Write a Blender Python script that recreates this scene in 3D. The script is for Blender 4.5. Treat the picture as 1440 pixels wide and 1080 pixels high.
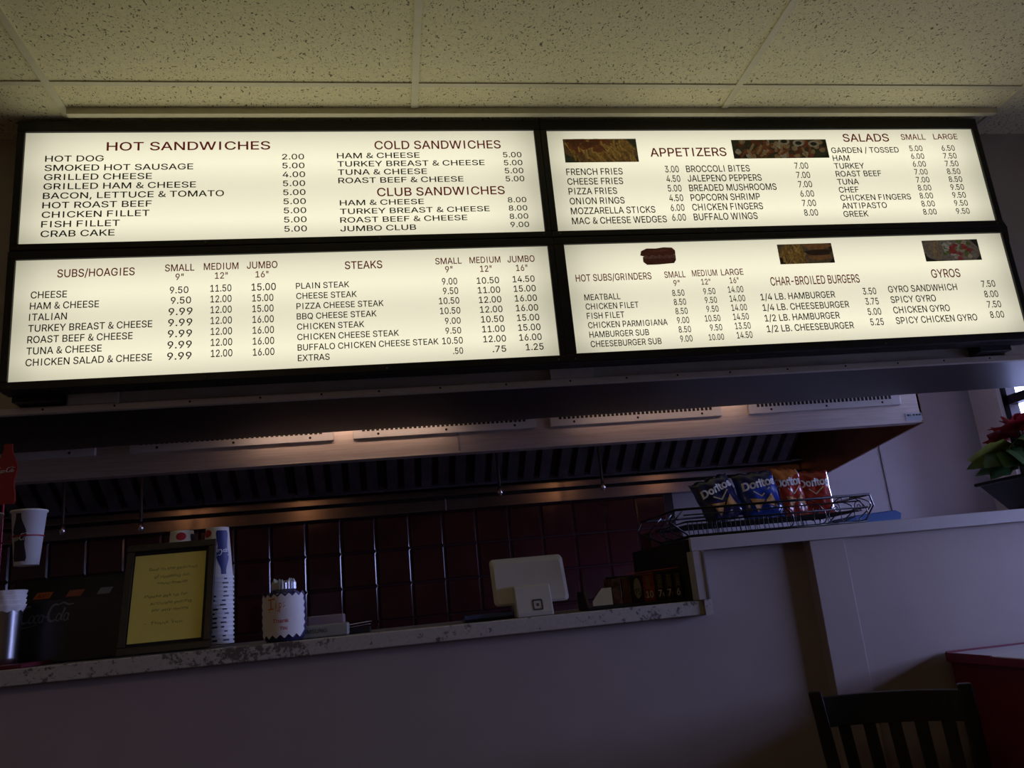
import bpy, math, random, os
from mathutils import Vector, Matrix
PI = math.pi
sc = bpy.context.scene
for o in list(bpy.data.objects):
    bpy.data.objects.remove(o, do_unlink=True)

# ---------------------------------------------------------------- camera, world, light, exposure
EYE = 1.13
yaw, pitch, roll = (math.radians(a) for a in (9.375, 14.848, -5.524))
fw = Vector((math.sin(yaw) * math.cos(pitch), math.cos(yaw) * math.cos(pitch), math.sin(pitch)))
rt = Vector((math.cos(yaw), -math.sin(yaw), 0.0))
up = rt.cross(fw)
rt2 = rt * math.cos(roll) + up * math.sin(roll)
up2 = -rt * math.sin(roll) + up * math.cos(roll)
cam_data = bpy.data.cameras.new('camera')
cam = bpy.data.objects.new('camera', cam_data)
sc.collection.objects.link(cam)
cam.matrix_world = Matrix(((rt2.x, up2.x, -fw.x, 0), (rt2.y, up2.y, -fw.y, 0), (rt2.z, up2.z, -fw.z, EYE), (0, 0, 0, 1)))
cam_data.sensor_width = 36.0
cam_data.lens = 1143.0 / 1440.0 * 36.0
cam_data.clip_start = 0.02
sc.camera = cam

PANEL_GLOW = 1.0          # radiance of the lit menu panels
SKY = (0.46, 0.50, 1.0)    # overcast daylight outside the windows
SKY_STRENGTH = 30.0
HOOD_FILL_WATTS = 0.5
FILL_GLOW = 7.0          # unseen warm fill lamp, added behind the camera
world = bpy.data.worlds.new('sky')
sc.world = world
world.use_nodes = True
bg = world.node_tree.nodes['Background']
bg.inputs[0].default_value = (*SKY, 1)
bg.inputs[1].default_value = SKY_STRENGTH
vs = sc.view_settings
vs.view_transform = 'Standard'
vs.look = 'None'
vs.exposure = 0.0
vs.gamma = 1.0
vs.use_curve_mapping = False
sc.cycles.use_denoising = True
sc.cycles.max_bounces = 10
sc.cycles.sample_clamp_indirect = 4.0
WINDOWS = [(3.15, 4.70, 1.36, 2.62), (0.70, 2.40, 1.00, 1.75)]     # openings in the right wall: y0, y1, z0, z1
XR = 4.0                                                            # inner face of the right wall
for y0, y1, z0, z1 in WINDOWS:
    pl = bpy.data.lights.new('daylight_portal', 'AREA')
    pl.shape = 'RECTANGLE'; pl.size = y1 - y0; pl.size_y = z1 - z0
    pl.cycles.is_portal = True
    po = bpy.data.objects.new('daylight_portal', pl)
    sc.collection.objects.link(po)
    po.matrix_world = Matrix(((0, 0, 1, XR + 0.05), (1, 0, 0, (y0 + y1) / 2), (0, 1, 0, (z0 + z1) / 2), (0, 0, 0, 1)))

# ---------------------------------------------------------------- materials
MATS = {}
def mat(name, col, rough=0.6, metal=0.0, var=0.12, scale=30.0, bump=0.0, emit=0.0, ecol=None, spec=None, trans=0.0, stretch=None, coat=0.0):
    if name in MATS: return MATS[name]
    m = bpy.data.materials.new(name); m.use_nodes = True
    nt = m.node_tree; b = nt.nodes['Principled BSDF']
    tc = nt.nodes.new('ShaderNodeTexCoord')
    nz = nt.nodes.new('ShaderNodeTexNoise'); nz.inputs['Scale'].default_value = scale; nz.inputs['Detail'].default_value = 4
    if stretch:
        mp = nt.nodes.new('ShaderNodeMapping'); mp.inputs['Scale'].default_value = stretch
        nt.links.new(tc.outputs['Object'], mp.inputs['Vector']); nt.links.new(mp.outputs['Vector'], nz.inputs['Vector'])
    else:
        nt.links.new(tc.outputs['Object'], nz.inputs['Vector'])
    r = nt.nodes.new('ShaderNodeValToRGB')
    r.color_ramp.elements[0].position = 0.3; r.color_ramp.elements[1].position = 0.7
    r.color_ramp.elements[0].color = (*[c * (1 - var) for c in col], 1)
    r.color_ramp.elements[1].color = (*[min(1, c * (1 + var)) for c in col], 1)
    nt.links.new(nz.outputs['Fac'], r.inputs['Fac']); nt.links.new(r.outputs['Color'], b.inputs['Base Color'])
    b.inputs['Roughness'].default_value = rough; b.inputs['Metallic'].default_value = metal
    if spec is not None: b.inputs['Specular IOR Level'].default_value = spec
    if trans: b.inputs['Transmission Weight'].default_value = trans
    if coat: b.inputs['Coat Weight'].default_value = coat; b.inputs['Coat Roughness'].default_value = 0.15
    if emit:
        b.inputs['Emission Strength'].default_value = emit
        if ecol: b.inputs['Emission Color'].default_value = (*ecol, 1)
        else: nt.links.new(r.outputs['Color'], b.inputs['Emission Color'])
    if bump:
        bp = nt.nodes.new('ShaderNodeBump'); bp.inputs['Strength'].default_value = bump; bp.inputs['Distance'].default_value = 0.01
        nt.links.new(nz.outputs['Fac'], bp.inputs['Height']); nt.links.new(bp.outputs['Normal'], b.inputs['Normal'])
    MATS[name] = m
    return m

def ceiling_tile_mat():
    m = mat('ceiling_tile', (0.86, 0.80, 0.49), rough=0.95, var=0.05, scale=60)
    nt = m.node_tree; b = nt.nodes['Principled BSDF']
    tc = [n for n in nt.nodes if n.type == 'TEX_COORD'][0]
    base = b.inputs['Base Color'].links[0].from_socket
    last = base
    for scl, thr, seed, dark in ((84, 0.24, 0, 0.34), (190, 0.26, 7, 0.62)):      # fissures and pinholes of mineral tile
        mp = nt.nodes.new('ShaderNodeMapping'); mp.inputs['Location'].default_value = (seed, seed * 2, 0); mp.inputs['Scale'].default_value = (1, 0.75, 1)
        nzz = nt.nodes.new('ShaderNodeTexNoise'); nzz.inputs['Scale'].default_value = 25
        mixv = nt.nodes.new('ShaderNodeMixRGB'); mixv.inputs['Fac'].default_value = 0.05
        vo = nt.nodes.new('ShaderNodeTexVoronoi'); vo.inputs['Scale'].default_value = scl
        nt.links.new(tc.outputs['Object'], mp.inputs['Vector']); nt.links.new(tc.outputs['Object'], nzz.inputs['Vector'])
        nt.links.new(mp.outputs['Vector'], mixv.inputs['Color1']); nt.links.new(nzz.outputs['Color'], mixv.inputs['Color2'])
        nt.links.new(mixv.outputs['Color'], vo.inputs['Vector'])
        rp = nt.nodes.new('ShaderNodeValToRGB'); rp.color_ramp.elements[0].position = thr - 0.06; rp.color_ramp.elements[1].position = thr + 0.06
        rp.color_ramp.elements[0].color = (1, 1, 1, 1); rp.color_ramp.elements[1].color = (0, 0, 0, 1)
        nt.links.new(vo.outputs['Distance'], rp.inputs['Fac'])
        # only a part of the cells carries a hole
        sp = nt.nodes.new('ShaderNodeSeparateColor'); nt.links.new(vo.outputs['Color'], sp.inputs['Color'])
        gt = nt.nodes.new('ShaderNodeMath'); gt.operation = 'GREATER_THAN'; gt.inputs[1].default_value = 0.42
        nt.links.new(sp.outputs[0], gt.inputs[0])
        ml = nt.nodes.new('ShaderNodeMath'); ml.operation = 'MULTIPLY'
        nt.links.new(rp.outputs['Color'], ml.inputs[0]); nt.links.new(gt.outputs[0], ml.inputs[1])
        mx = nt.nodes.new('ShaderNodeMixRGB'); mx.inputs['Color2'].default_value = (dark * 0.52, dark * 0.43, dark * 0.22, 1)
        nt.links.new(ml.outputs[0], mx.inputs['Fac']); nt.links.new(last, mx.inputs['Color1'])
        last = mx.outputs['Color']
    nt.links.new(last, b.inputs['Base Color'])
    return m

def panel_mat():
    """Lit acrylic: two fluorescent tubes run behind it lengthwise (object z = height, x = length)."""
    m = bpy.data.materials.new('lit_acrylic_panel'); m.use_nodes = True
    nt = m.node_tree; b = nt.nodes['Principled BSDF']
    b.inputs['Base Color'].default_value = (0.55, 0.54, 0.46, 1); b.inputs['Roughness'].default_value = 0.35
    tc = nt.nodes.new('ShaderNodeTexCoord'); sx = nt.nodes.new('ShaderNodeSeparateXYZ')
    nt.links.new(tc.outputs['Generated'], sx.inputs[0])
    def curve(sock, pts):
        r = nt.nodes.new('ShaderNodeValToRGB'); e = r.color_ramp.elements
        r.color_ramp.interpolation = 'B_SPLINE'
        while len(e) < len(pts): e.new(0.5)
        for i, (p, v) in enumerate(pts): e[i].position = p; e[i].color = (v, v, v, 1)
        nt.links.new(sock, r.inputs['Fac']); return r.outputs['Color']
    z = curve(sx.outputs['Z'], [(0, .66), (.14, .98), (.24, 1.0), (.48, .74), (.66, .98), (.76, .98), (.90, .80), (1, .66)])
    x = curve(sx.outputs['X'], [(0, .55), (.05, .86), (.14, 1.0), (.86, 1.0), (.95, .86), (1, .55)])
    mu = nt.nodes.new('ShaderNodeMath'); mu.operation = 'MULTIPLY'
    nt.links.new(z, mu.inputs[0]); nt.links.new(x, mu.inputs[1])
    m2 = nt.nodes.new('ShaderNodeMath'); m2.operation = 'MULTIPLY'; m2.inputs[1].default_value = PANEL_GLOW
    nt.links.new(mu.outputs[0], m2.inputs[0])
    b.inputs['Emission Color'].default_value = (0.94, 0.90, 0.675, 1)
    nt.links.new(m2.outputs[0], b.inputs['Emission Strength'])
    return m

def counter_edge_mat():
    m = mat('worn_counter_laminate', (0.46, 0.43, 0.38), rough=0.5, var=0.10, scale=90)
    nt = m.node_tree; b = nt.nodes['Principled BSDF']
    tc = [n for n in nt.nodes if n.type == 'TEX_COORD'][0]
    base = b.inputs['Base Color'].links[0].from_socket
    n1 = nt.nodes.new('ShaderNodeTexNoise'); n1.inputs['Scale'].default_value = 55; n1.inputs['Detail'].default_value = 6; n1.inputs['Roughness'].default_value = 0.7
    n2 = nt.nodes.new('ShaderNodeTexNoise'); n2.inputs['Scale'].default_value = 2.2
    nt.links.new(tc.outputs['Object'], n1.inputs['Vector']); nt.links.new(tc.outputs['Object'], n2.inputs['Vector'])
    ad = nt.nodes.new('ShaderNodeMath'); ad.operation = 'MULTIPLY_ADD'; ad.inputs[1].default_value = 0.45
    nt.links.new(n2.outputs['Fac'], ad.inputs[0]); nt.links.new(n1.outputs['Fac'], ad.inputs[2])
    rp = nt.nodes.new('ShaderNodeValToRGB'); rp.color_ramp.elements[0].position = 0.79; rp.color_ramp.elements[1].position = 0.84
    rp.color_ramp.elements[0].color = (0, 0, 0, 1); rp.color_ramp.elements[1].color = (1, 1, 1, 1)
    nt.links.new(ad.outputs[0], rp.inputs['Fac'])
    mx = nt.nodes.new('ShaderNodeMixRGB'); mx.inputs['Color2'].default_value = (0.13, 0.115, 0.10, 1)
    nt.links.new(rp.outputs['Color'], mx.inputs['Fac']); nt.links.new(base, mx.inputs['Color1']); nt.links.new(mx.outputs['Color'], b.inputs['Base Color'])
    return m

M_TILE = ceiling_tile_mat()
M_PANEL = panel_mat()
M_COUNTER = counter_edge_mat()
M_TBAR = mat('ceiling_grid_metal', (0.72, 0.67, 0.45), rough=0.5, var=0.04)
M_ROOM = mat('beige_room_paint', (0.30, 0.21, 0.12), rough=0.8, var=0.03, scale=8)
M_ASPHALT = mat('asphalt', (0.06, 0.06, 0.06), rough=0.9, var=0.2, scale=2)
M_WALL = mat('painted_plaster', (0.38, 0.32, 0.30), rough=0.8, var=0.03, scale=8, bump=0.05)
M_HEADER = mat('header_cream_paint', (0.55, 0.50, 0.40), rough=0.7, var=0.05, scale=12)
M_CREAM = mat('cream_trim_paint', (0.62, 0.57, 0.47), rough=0.6, var=0.05, scale=20)
M_DARKGLOSS = mat('dark_glossy_laminate', (0.012, 0.011, 0.014), rough=0.38, var=0.1, scale=10)
M_FRP = mat('kitchen_wall_panel', (0.24, 0.225, 0.24), rough=0.55, var=0.05, scale=5)
M_STEEL = mat('brushed_stainless', (0.66, 0.58, 0.54), rough=0.42, metal=0.5, var=0.12, scale=6, stretch=(1, 1, 30))
M_STEELD = mat('dull_stainless', (0.26, 0.25, 0.26), rough=0.42, metal=0.8, var=0.15, scale=6)
M_VENT = mat('white_vent_metal', (0.66, 0.64, 0.64), rough=0.45, var=0.04)
M_BLACK = mat('black_painted_metal', (0.010, 0.010, 0.010), rough=0.45, var=0.2)
M_BLACKM = mat('black_matte', (0.012, 0.011, 0.011), rough=0.8, var=0.2)
M_REDTILE = mat('oxblood_glazed_tile', (0.055, 0.015, 0.015), rough=0.13, var=0.25, scale=7)
M_GROUT = mat('dark_grout', (0.020, 0.008, 0.010), rough=0.8)
M_FLOOR = mat('brown_floor_tile', (0.10, 0.07, 0.05), rough=0.5, var=0.2, scale=3)
M_INK = mat('black_print', (0.008, 0.008, 0.008), rough=0.6, var=0.1)
M_REDINK = mat('dark_red_print', (0.20, 0.010, 0.012), rough=0.6, var=0.1, emit=0.28)
M_WHITE = mat('white_plastic', (0.48, 0.46, 0.42), rough=0.4, var=0.03)
M_CUP = mat('white_paper_cup', (0.74, 0.73, 0.74), rough=0.5, var=0.03)
M_NAVY = mat('dark_bottle_print', (0.012, 0.012, 0.03), rough=0.5)
M_BLUEP = mat('blue_bottle_print', (0.02, 0.03, 0.16), rough=0.5)
M_RED = mat('red_print', (0.50, 0.02, 0.03), rough=0.5)
M_WHITEP = mat('white_print', (0.75, 0.75, 0.75), rough=0.5, var=0.02)
M_GREYP = mat('grey_print', (0.16, 0.16, 0.17), rough=0.5, var=0.05)
M_SIGNRED = mat('red_sign_plastic', (0.27, 0.010, 0.014), rough=0.4, var=0.06)
M_ALU = mat('polished_aluminium', (0.62, 0.63, 0.66), rough=0.25, metal=1.0, var=0.05, stretch=(1, 1, 20))
M_YELLOW = mat('yellow_paper', (0.88, 0.80, 0.20), rough=0.8, var=0.03)
M_PENCIL = mat('pen_ink', (0.22, 0.20, 0.06), rough=0.7)
M_FRAME = mat('dark_brown_frame_wood', (0.018, 0.014, 0.010), rough=0.45, var=0.25, scale=40)
M_PAPER = mat('white_paper', (0.72, 0.70, 0.70), rough=0.85, var=0.03)
M_ORANGE = mat('orange_marker', (0.65, 0.17, 0.03), rough=0.7)
M_PINKINK = mat('red_marker', (0.50, 0.10, 0.08), rough=0.7)
M_JAR = mat('jar_dark_glass', (0.03, 0.03, 0.09), rough=0.12, var=0.1)
M_GREYPL = mat('grey_plastic', (0.28, 0.29, 0.25), rough=0.5, var=0.04)
M_PINKPL = mat('pinkish_grey_plastic', (0.34, 0.26, 0.29), rough=0.3, var=0.04)
M_WOOD = mat('black_stained_wood', (0.008, 0.007, 0.007), spec=0.16, rough=0.30, var=0.3, scale=20, stretch=(1, 1, 0.1))
M_BOOTH = mat('dark_red_laminate', (0.16, 0.010, 0.020), rough=0.4, var=0.08, scale=9)
M_BOOTHTOP = mat('window_lit_top', (0.50, 0.50, 0.54), rough=0.25, var=0.04)
M_WINFRAME = mat('black_window_frame', (0.012, 0.012, 0.014), rough=0.4)
M_LEAF = mat('dark_green_leaf', (0.045, 0.10, 0.030), rough=0.45, var=0.4, scale=14)
M_LEAFY = mat('yellow_green_leaf', (0.20, 0.24, 0.03), rough=0.45, var=0.3, scale=14)
M_BRACT = mat('red_bract', (0.42, 0.015, 0.03), rough=0.5, var=0.3, scale=14)
M_POT = mat('black_pot', (0.015, 0.013, 0.012), rough=0.5)
M_SOIL = mat('soil', (0.04, 0.03, 0.02), rough=0.9)
M_BAGBLUE = mat('glossy_blue_foil', (0.012, 0.045, 0.30), rough=0.22, var=0.4, scale=18, coat=0.5)
M_BAGNAVY = mat('glossy_navy_foil', (0.010, 0.014, 0.07), rough=0.22, var=0.4, scale=18, coat=0.5)
M_BAGRED = mat('glossy_red_foil', (0.34, 0.030, 0.018), rough=0.22, var=0.4, scale=18, coat=0.5)
M_BAGORANGE = mat('glossy_orange_foil', (0.52, 0.16, 0.03), rough=0.22, var=0.3, scale=18, coat=0.5)
M_CHIP = mat('tortilla_chip_print', (0.50, 0.25, 0.05), rough=0.5, var=0.25, scale=60)
M_WIRE = mat('black_wire', (0.018, 0.018, 0.024), rough=0.3, metal=0.5)
M_BLUEBOX = mat('blue_cardboard', (0.02, 0.10, 0.36), rough=0.5, var=0.1)
M_TROUGH = mat('greasy_stainless', (0.30, 0.27, 0.26), rough=0.24, metal=0.95, var=0.10, scale=5, stretch=(1, 1, 20))
M_BULB = mat('warm_bulb', (1, 0.6, 0.35), emit=5.0, ecol=(1, 0.45, 0.2))
M_TRAY = mat('dark_blue_plastic', (0.02, 0.025, 0.07), rough=0.25)
# ---------------------------------------------------------------- mesh helpers
C = sc.collection
class MB:
    """collects faces; every face keeps a material slot and a smooth flag"""
    def __init__(s): s.v = []; s.f = []; s.m = []; s.s = []
    def add(s, vs_, fs_, mi=0, smooth=False):
        n = len(s.v); s.v += [tuple(p) for p in vs_]
        for f in fs_: s.f.append([i + n for i in f]); s.m.append(mi); s.s.append(smooth)
        return s
    def box(s, x0, x1, y0, y1, z0, z1, mi=0):
        return s.add([(x0, y0, z0), (x1, y0, z0), (x1, y1, z0), (x0, y1, z0), (x0, y0, z1), (x1, y0, z1), (x1, y1, z1), (x0, y1, z1)],
                     [(0, 3, 2, 1), (4, 5, 6, 7), (0, 1, 5, 4), (1, 2, 6, 5), (2, 3, 7, 6), (3, 0, 4, 7)], mi)
    def hexa(s, p, mi=0):
        return s.add(p, [(0, 3, 2, 1), (4, 5, 6, 7), (0, 1, 5, 4), (1, 2, 6, 5), (2, 3, 7, 6), (3, 0, 4, 7)], mi)
    def lathe(s, prof, cx=0, cy=0, n=28, mi=0, smooth=True):
        vs_ = [(cx + r * math.cos(2 * PI * k / n), cy + r * math.sin(2 * PI * k / n), z) for r, z in prof for k in range(n)]
        fs_ = [(i * n + k, i * n + (k + 1) % n, (i + 1) * n + (k + 1) % n, (i + 1) * n + k) for i in range(len(prof) - 1) for k in range(n)]
        return s.add(vs_, fs_, mi, smooth)
    def tube(s, pts, r, n=8, mi=0, closed=False, cap=True):
        pts = [Vector(p) for p in pts]; rings = []
        N = len(pts); prev = None
        for i, p in enumerate(pts):
            a = pts[(i - 1) % N] if (closed or i) else p; b = pts[(i + 1) % N] if (closed or i < N - 1) else p
            t = (b - a)
            t = t.normalized() if t.length > 1e-9 else Vector((0, 0, 1))
            if prev is None:
                u = t.orthogonal().normalized()
            else:
                u = prev - t * prev.dot(t)
                u = u.normalized() if u.length > 1e-6 else t.orthogonal().normalized()
            prev = u; w = t.cross(u)
            rr = r[i] if isinstance(r, (list, tuple)) else r
            rings.append([p + (u * math.cos(2 * PI * k / n) + w * math.sin(2 * PI * k / n)) * rr for k in range(n)])
        vs_ = [q for g in rings for q in g]
        M = N if closed else N - 1
        fs_ = [(i * n + k, i * n + (k + 1) % n, ((i + 1) % N) * n + (k + 1) % n, ((i + 1) % N) * n + k) for i in range(M) for k in range(n)]
        s.add(vs_, fs_, mi, True)
        if cap and not closed:
            s.add(rings[0], [tuple(range(n))[::-1]], mi); s.add(rings[-1], [tuple(range(n))], mi)
        return s
    def prism(s, poly, fn, d0, d1, mi=0):
        """closed 2D outline given a depth; fn(u, v, d) -> xyz"""
        n = len(poly)
        s.add([fn(u, v, d0) for u, v in poly] + [fn(u, v, d1) for u, v in poly],
              [tuple(range(n)), tuple(range(2 * n - 1, n - 1, -1))] + [(k, k + n, (k + 1) % n + n, (k + 1) % n) for k in range(n)], mi)
        return s
def obj(name, mb, mats, parent=None, bevel=0.0, seg=2, loc=None, fix=True):
    me = bpy.data.meshes.new(name)
    o0 = Vector(loc) if loc is not None else Vector((0, 0, 0))
    me.from_pydata([Vector(p) - o0 for p in mb.v], [], mb.f); me.update()
    for m in (mats if isinstance(mats, (list, tuple)) else [mats]): me.materials.append(m)
    me.polygons.foreach_set('material_index', mb.m); me.polygons.foreach_set('use_smooth', mb.s)
    if fix:
        import bmesh
        bm = bmesh.new(); bm.from_mesh(me); bmesh.ops.recalc_face_normals(bm, faces=bm.faces); bm.to_mesh(me); bm.free()
    o = bpy.data.objects.new(name, me); C.objects.link(o)
    if loc is not None: o.location = loc
    if parent is not None:
        o.parent = parent
        if loc is None: o.location = (0, 0, 0)
        o.matrix_parent_inverse = Matrix.Translation(parent.location).inverted() if parent.get('_w', True) else Matrix()
    if bevel:
        b = o.modifiers.new('bevel', 'BEVEL'); b.width = bevel; b.segments = seg; b.limit_method = 'ANGLE'; b.angle_limit = math.radians(40)
    return o
def tag(o, label, cat, group=None):
    o['label'] = label; o['category'] = cat
    if group: o['group'] = group
    return o
def thing(name, label, cat, loc, group=None):
    o = bpy.data.objects.new(name, None); C.objects.link(o); o.location = loc; o.empty_display_size = 0.05
    return tag(o, label, cat, group)
def struct(name, mb, m, bevel=0.0):
    o = obj(name, mb, m, bevel=bevel); o['kind'] = 'structure'; return o

# flat artwork: 2D polygons that are mapped on to a surface
class Flat:
    def __init__(s): s.v = []; s.f = []
    def add(s, vs_, fs_):
        n = len(s.v); s.v += vs_; s.f += [[i + n for i in f] for f in fs_]
    def ribbon(s, pts, w):
        P = []
        for i, (x, y) in enumerate(pts):
            a = pts[max(0, i - 1)]; b = pts[min(len(pts) - 1, i + 1)]
            dx, dy = b[0] - a[0], b[1] - a[1]; L = math.hypot(dx, dy) or 1
            ww = w(i / (len(pts) - 1)) if callable(w) else w
            P += [(x - dy / L * ww / 2, y + dx / L * ww / 2), (x + dy / L * ww / 2, y - dx / L * ww / 2)]
        s.add(P, [(2 * i, 2 * i + 1, 2 * i + 3, 2 * i + 2) for i in range(len(pts) - 1)])
    def poly(s, pts): s.add(list(pts), [tuple(range(len(pts)))])
    def moved(s, dx, dy, sx=1, sy=None, shear=0, rot=0):
        g = Flat(); sy = sx if sy is None else sy; c, k = math.cos(rot), math.sin(rot)
        for x, y in s.v:
            x, y = x * sx + y * sy * shear, y * sy
            g.v.append((x * c - y * k + dx, x * k + y * c + dy))
        g.f = s.f; return g
    def join(s, g): s.add(g.v, g.f); return s
    def size(s):
        xs = [p[0] for p in s.v]; ys = [p[1] for p in s.v]; return min(xs), max(xs), min(ys), max(ys)
def flat_obj(name, fl, fn, m, parent=None):
    mb = MB(); mb.add([fn(u, v) for u, v in fl.v], fl.f)
    return obj(name, mb, m, parent, fix=False)
def _font(fn):
    try: return bpy.data.fonts.load(os.path.join(bpy.utils.system_resource('DATAFILES'), 'fonts', fn))
    except Exception: return None
FONT, FONT2 = _font('Inter.woff2'), _font('Noto Sans CJK Regular.woff2')
from mathutils.geometry import tessellate_polygon
_tc = {}
def _loops(s, bold, res, font):
    """outlines of a text as closed loops with their signed area"""
    cu = bpy.data.curves.new('t', 'FONT'); cu.body = s; cu.resolution_u = res; cu.fill_mode = 'NONE'
    if font: cu.font = font
    ob = bpy.data.objects.new('t', cu); me = bpy.data.meshes.new_from_object(ob)
    nxt = {e.vertices[0]: e.vertices[1] for e in me.edges}; seen = set(); out = []
    for st in list(nxt):
        if st in seen: continue
        L = []; k = st
        while k not in seen and k in nxt: seen.add(k); L.append(me.vertices[k].co.to_2d()); k = nxt[k]
        if len(L) > 2: out.append((sum(p.x * q.y - q.x * p.y for p, q in zip(L, L[1:] + L[:1])) / 2, L))
    bpy.data.objects.remove(ob); bpy.data.meshes.remove(me); bpy.data.curves.remove(cu)
    return out
def _inside(p, L):
    c = False
    for a, b in zip(L, L[1:] + L[:1]):
        if (a.y > p.y) != (b.y > p.y) and p.x < (b.x - a.x) * (p.y - a.y) / (b.y - a.y) + a.x: c = not c
    return c
def _swell(L, d):
    """moves an outline outwards (the ink lies to the right of its direction)"""
    out = []; n = len(L)
    for i, p in enumerate(L):
        a = (p - L[i - 1]); b = (L[(i + 1) % n] - p)
        if a.length < 1e-7 or b.length < 1e-7: out.append(p.copy()); continue
        a.normalize(); b.normalize(); m = Vector((-(a.y + b.y), a.x + b.x))
        if m.length < 0.5: m = Vector((-a.y, a.x))
        else: m = m.normalized() / max(.5, m.normalized().dot(Vector((-a.y, a.x))))
        out.append(p + m * d)
    return out
def _ears(L):
    """plain ear clipping for outlines that touch themselves"""
    idx = list(range(len(L)))[::-1]; tris = []           # reversed: counter-clockwise
    cr = lambda a, b, c: (b.x - a.x) * (c.y - a.y) - (b.y - a.y) * (c.x - a.x)
    guard = 0
    while len(idx) > 3 and guard < 4000:
        for k in range(len(idx)):
            guard += 1
            i, j, l = idx[k - 1], idx[k], idx[(k + 1) % len(idx)]; a, b, c = L[i], L[j], L[l]
            if cr(a, b, c) <= 1e-12: continue
            if any(q not in (i, j, l) and cr(a, b, L[q]) > 1e-12 and cr(b, c, L[q]) > 1e-12 and cr(c, a, L[q]) > 1e-12 for q in idx): continue
            tris.append((i, j, l)); idx.pop(k); break
        else:
            k = min(range(len(idx)), key=lambda k: abs(cr(L[idx[k - 1]], L[idx[k]], L[idx[(k + 1) % len(idx)]]))); idx.pop(k)
    tris.append(tuple(idx[:3]))
    return tris
def text(s, bold=0.009, res=3):
    """text as 2D polygons, cap height 1, starting at x = 0"""
    if (s, bold) in _tc: return _tc[(s, bold)]
    if '_cap' not in _tc:
        _tc['_cap'] = max(p.y for _, L in _loops('H', 0, res, FONT) for p in L)
        _tc['_amp'] = len(_loops('&', 0, res, FONT)[0][1])
    loops = _loops(s, bold, res, FONT)
    if '&' in s and FONT2:                      # the ampersand comes from a face whose outline does not cross itself
        sub = _loops('&', bold * .6, res, FONT2); big = max(sub, key=lambda q: abs(q[0]))[0]; sub = [(-a, l[::-1]) if big > 0 else (a, l) for a, l in sub]; sx0 = min(p.x for _, L in sub for p in L); sx1 = max(p.x for _, L in sub for p in L); sy0 = min(p.y for _, L in sub for p in L); sy1 = max(p.y for _, L in sub for p in L)
        keep = []
        for A, L in loops:
            if len(L) == _tc['_amp']:
                x0, x1 = min(p.x for p in L), max(p.x for p in L); y0, y1 = min(p.y for p in L), max(p.y for p in L)
                for A2, L2 in sub: keep.append((A2, [Vector((x0 + (p.x - sx0) / (sx1 - sx0) * (x1 - x0), y0 + (p.y - sy0) / (sy1 - sy0) * (y1 - y0))) for p in L2]))
            else: keep.append((A, L))
        loops = keep
    if 'I' in s:                                # a plain upright stroke instead of the barred capital I
        I0 = _loops('I', 0, res, FONT)[0][1]; ext = lambda l, k: max(p[k] for p in l) - min(p[k] for p in l)
        fixed = []
        for A, L in loops:
            if A < 0 and len(L) == len(I0) and abs(ext(L, 0) - ext(I0, 0)) < 1e-3 and abs(ext(L, 1) - ext(I0, 1)) < 1e-3:
                xm = (max(p.x for p in L) + min(p.x for p in L)) / 2; y0, y1 = min(p.y for p in L), max(p.y for p in L); hw_ = .062 * _tc['_cap']
                L = [Vector((xm - hw_, y0)), Vector((xm - hw_, y1)), Vector((xm + hw_, y1)), Vector((xm + hw_, y0))]
            fixed.append((A, L))
        loops = fixed
    loops = [(A, _swell(L, bold)) for A, L in loops]
    outs = [L for A, L in loops if A < 0]; holes = [L for A, L in loops if A >= 0]
    v = []; f = []
    for L in outs:
        hs = [h for h in holes if _inside(h[0], L)]
        n0 = len(v); v += [(p.x, p.y) for l in [L] + hs for p in l]
        tr = [tuple(t) for t in tessellate_polygon([[p.to_3d() for p in l] for l in [L] + hs])]
        if not hs:                              # outlines that touch themselves confuse the tessellator: check the area
            A = abs(sum(p.x * q.y - q.x * p.y for p, q in zip(L, L[1:] + L[:1])) / 2)
            T = sum(abs((L[b].x - L[a].x) * (L[c].y - L[a].y) - (L[b].y - L[a].y) * (L[c].x - L[a].x)) / 2 for a, b, c in tr)
            if abs(A - T) > .01 * A: tr = _ears(L)
        f += [[i + n0 for i in t] for t in tr]
    k = 1 / _tc['_cap']; x0 = min(p[0] for p in v)
    g = Flat(); g.v = [((x - x0) * k, y * k) for x, y in v]; g.f = f
    _tc[(s, bold)] = g
    return g
def arc(cx, cy, rx, ry, a0, a1, n=14):
    return [(cx + rx * math.cos(math.radians(a0 + (a1 - a0) * i / n)), cy + ry * math.sin(math.radians(a0 + (a1 - a0) * i / n))) for i in range(n + 1)]
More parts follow.
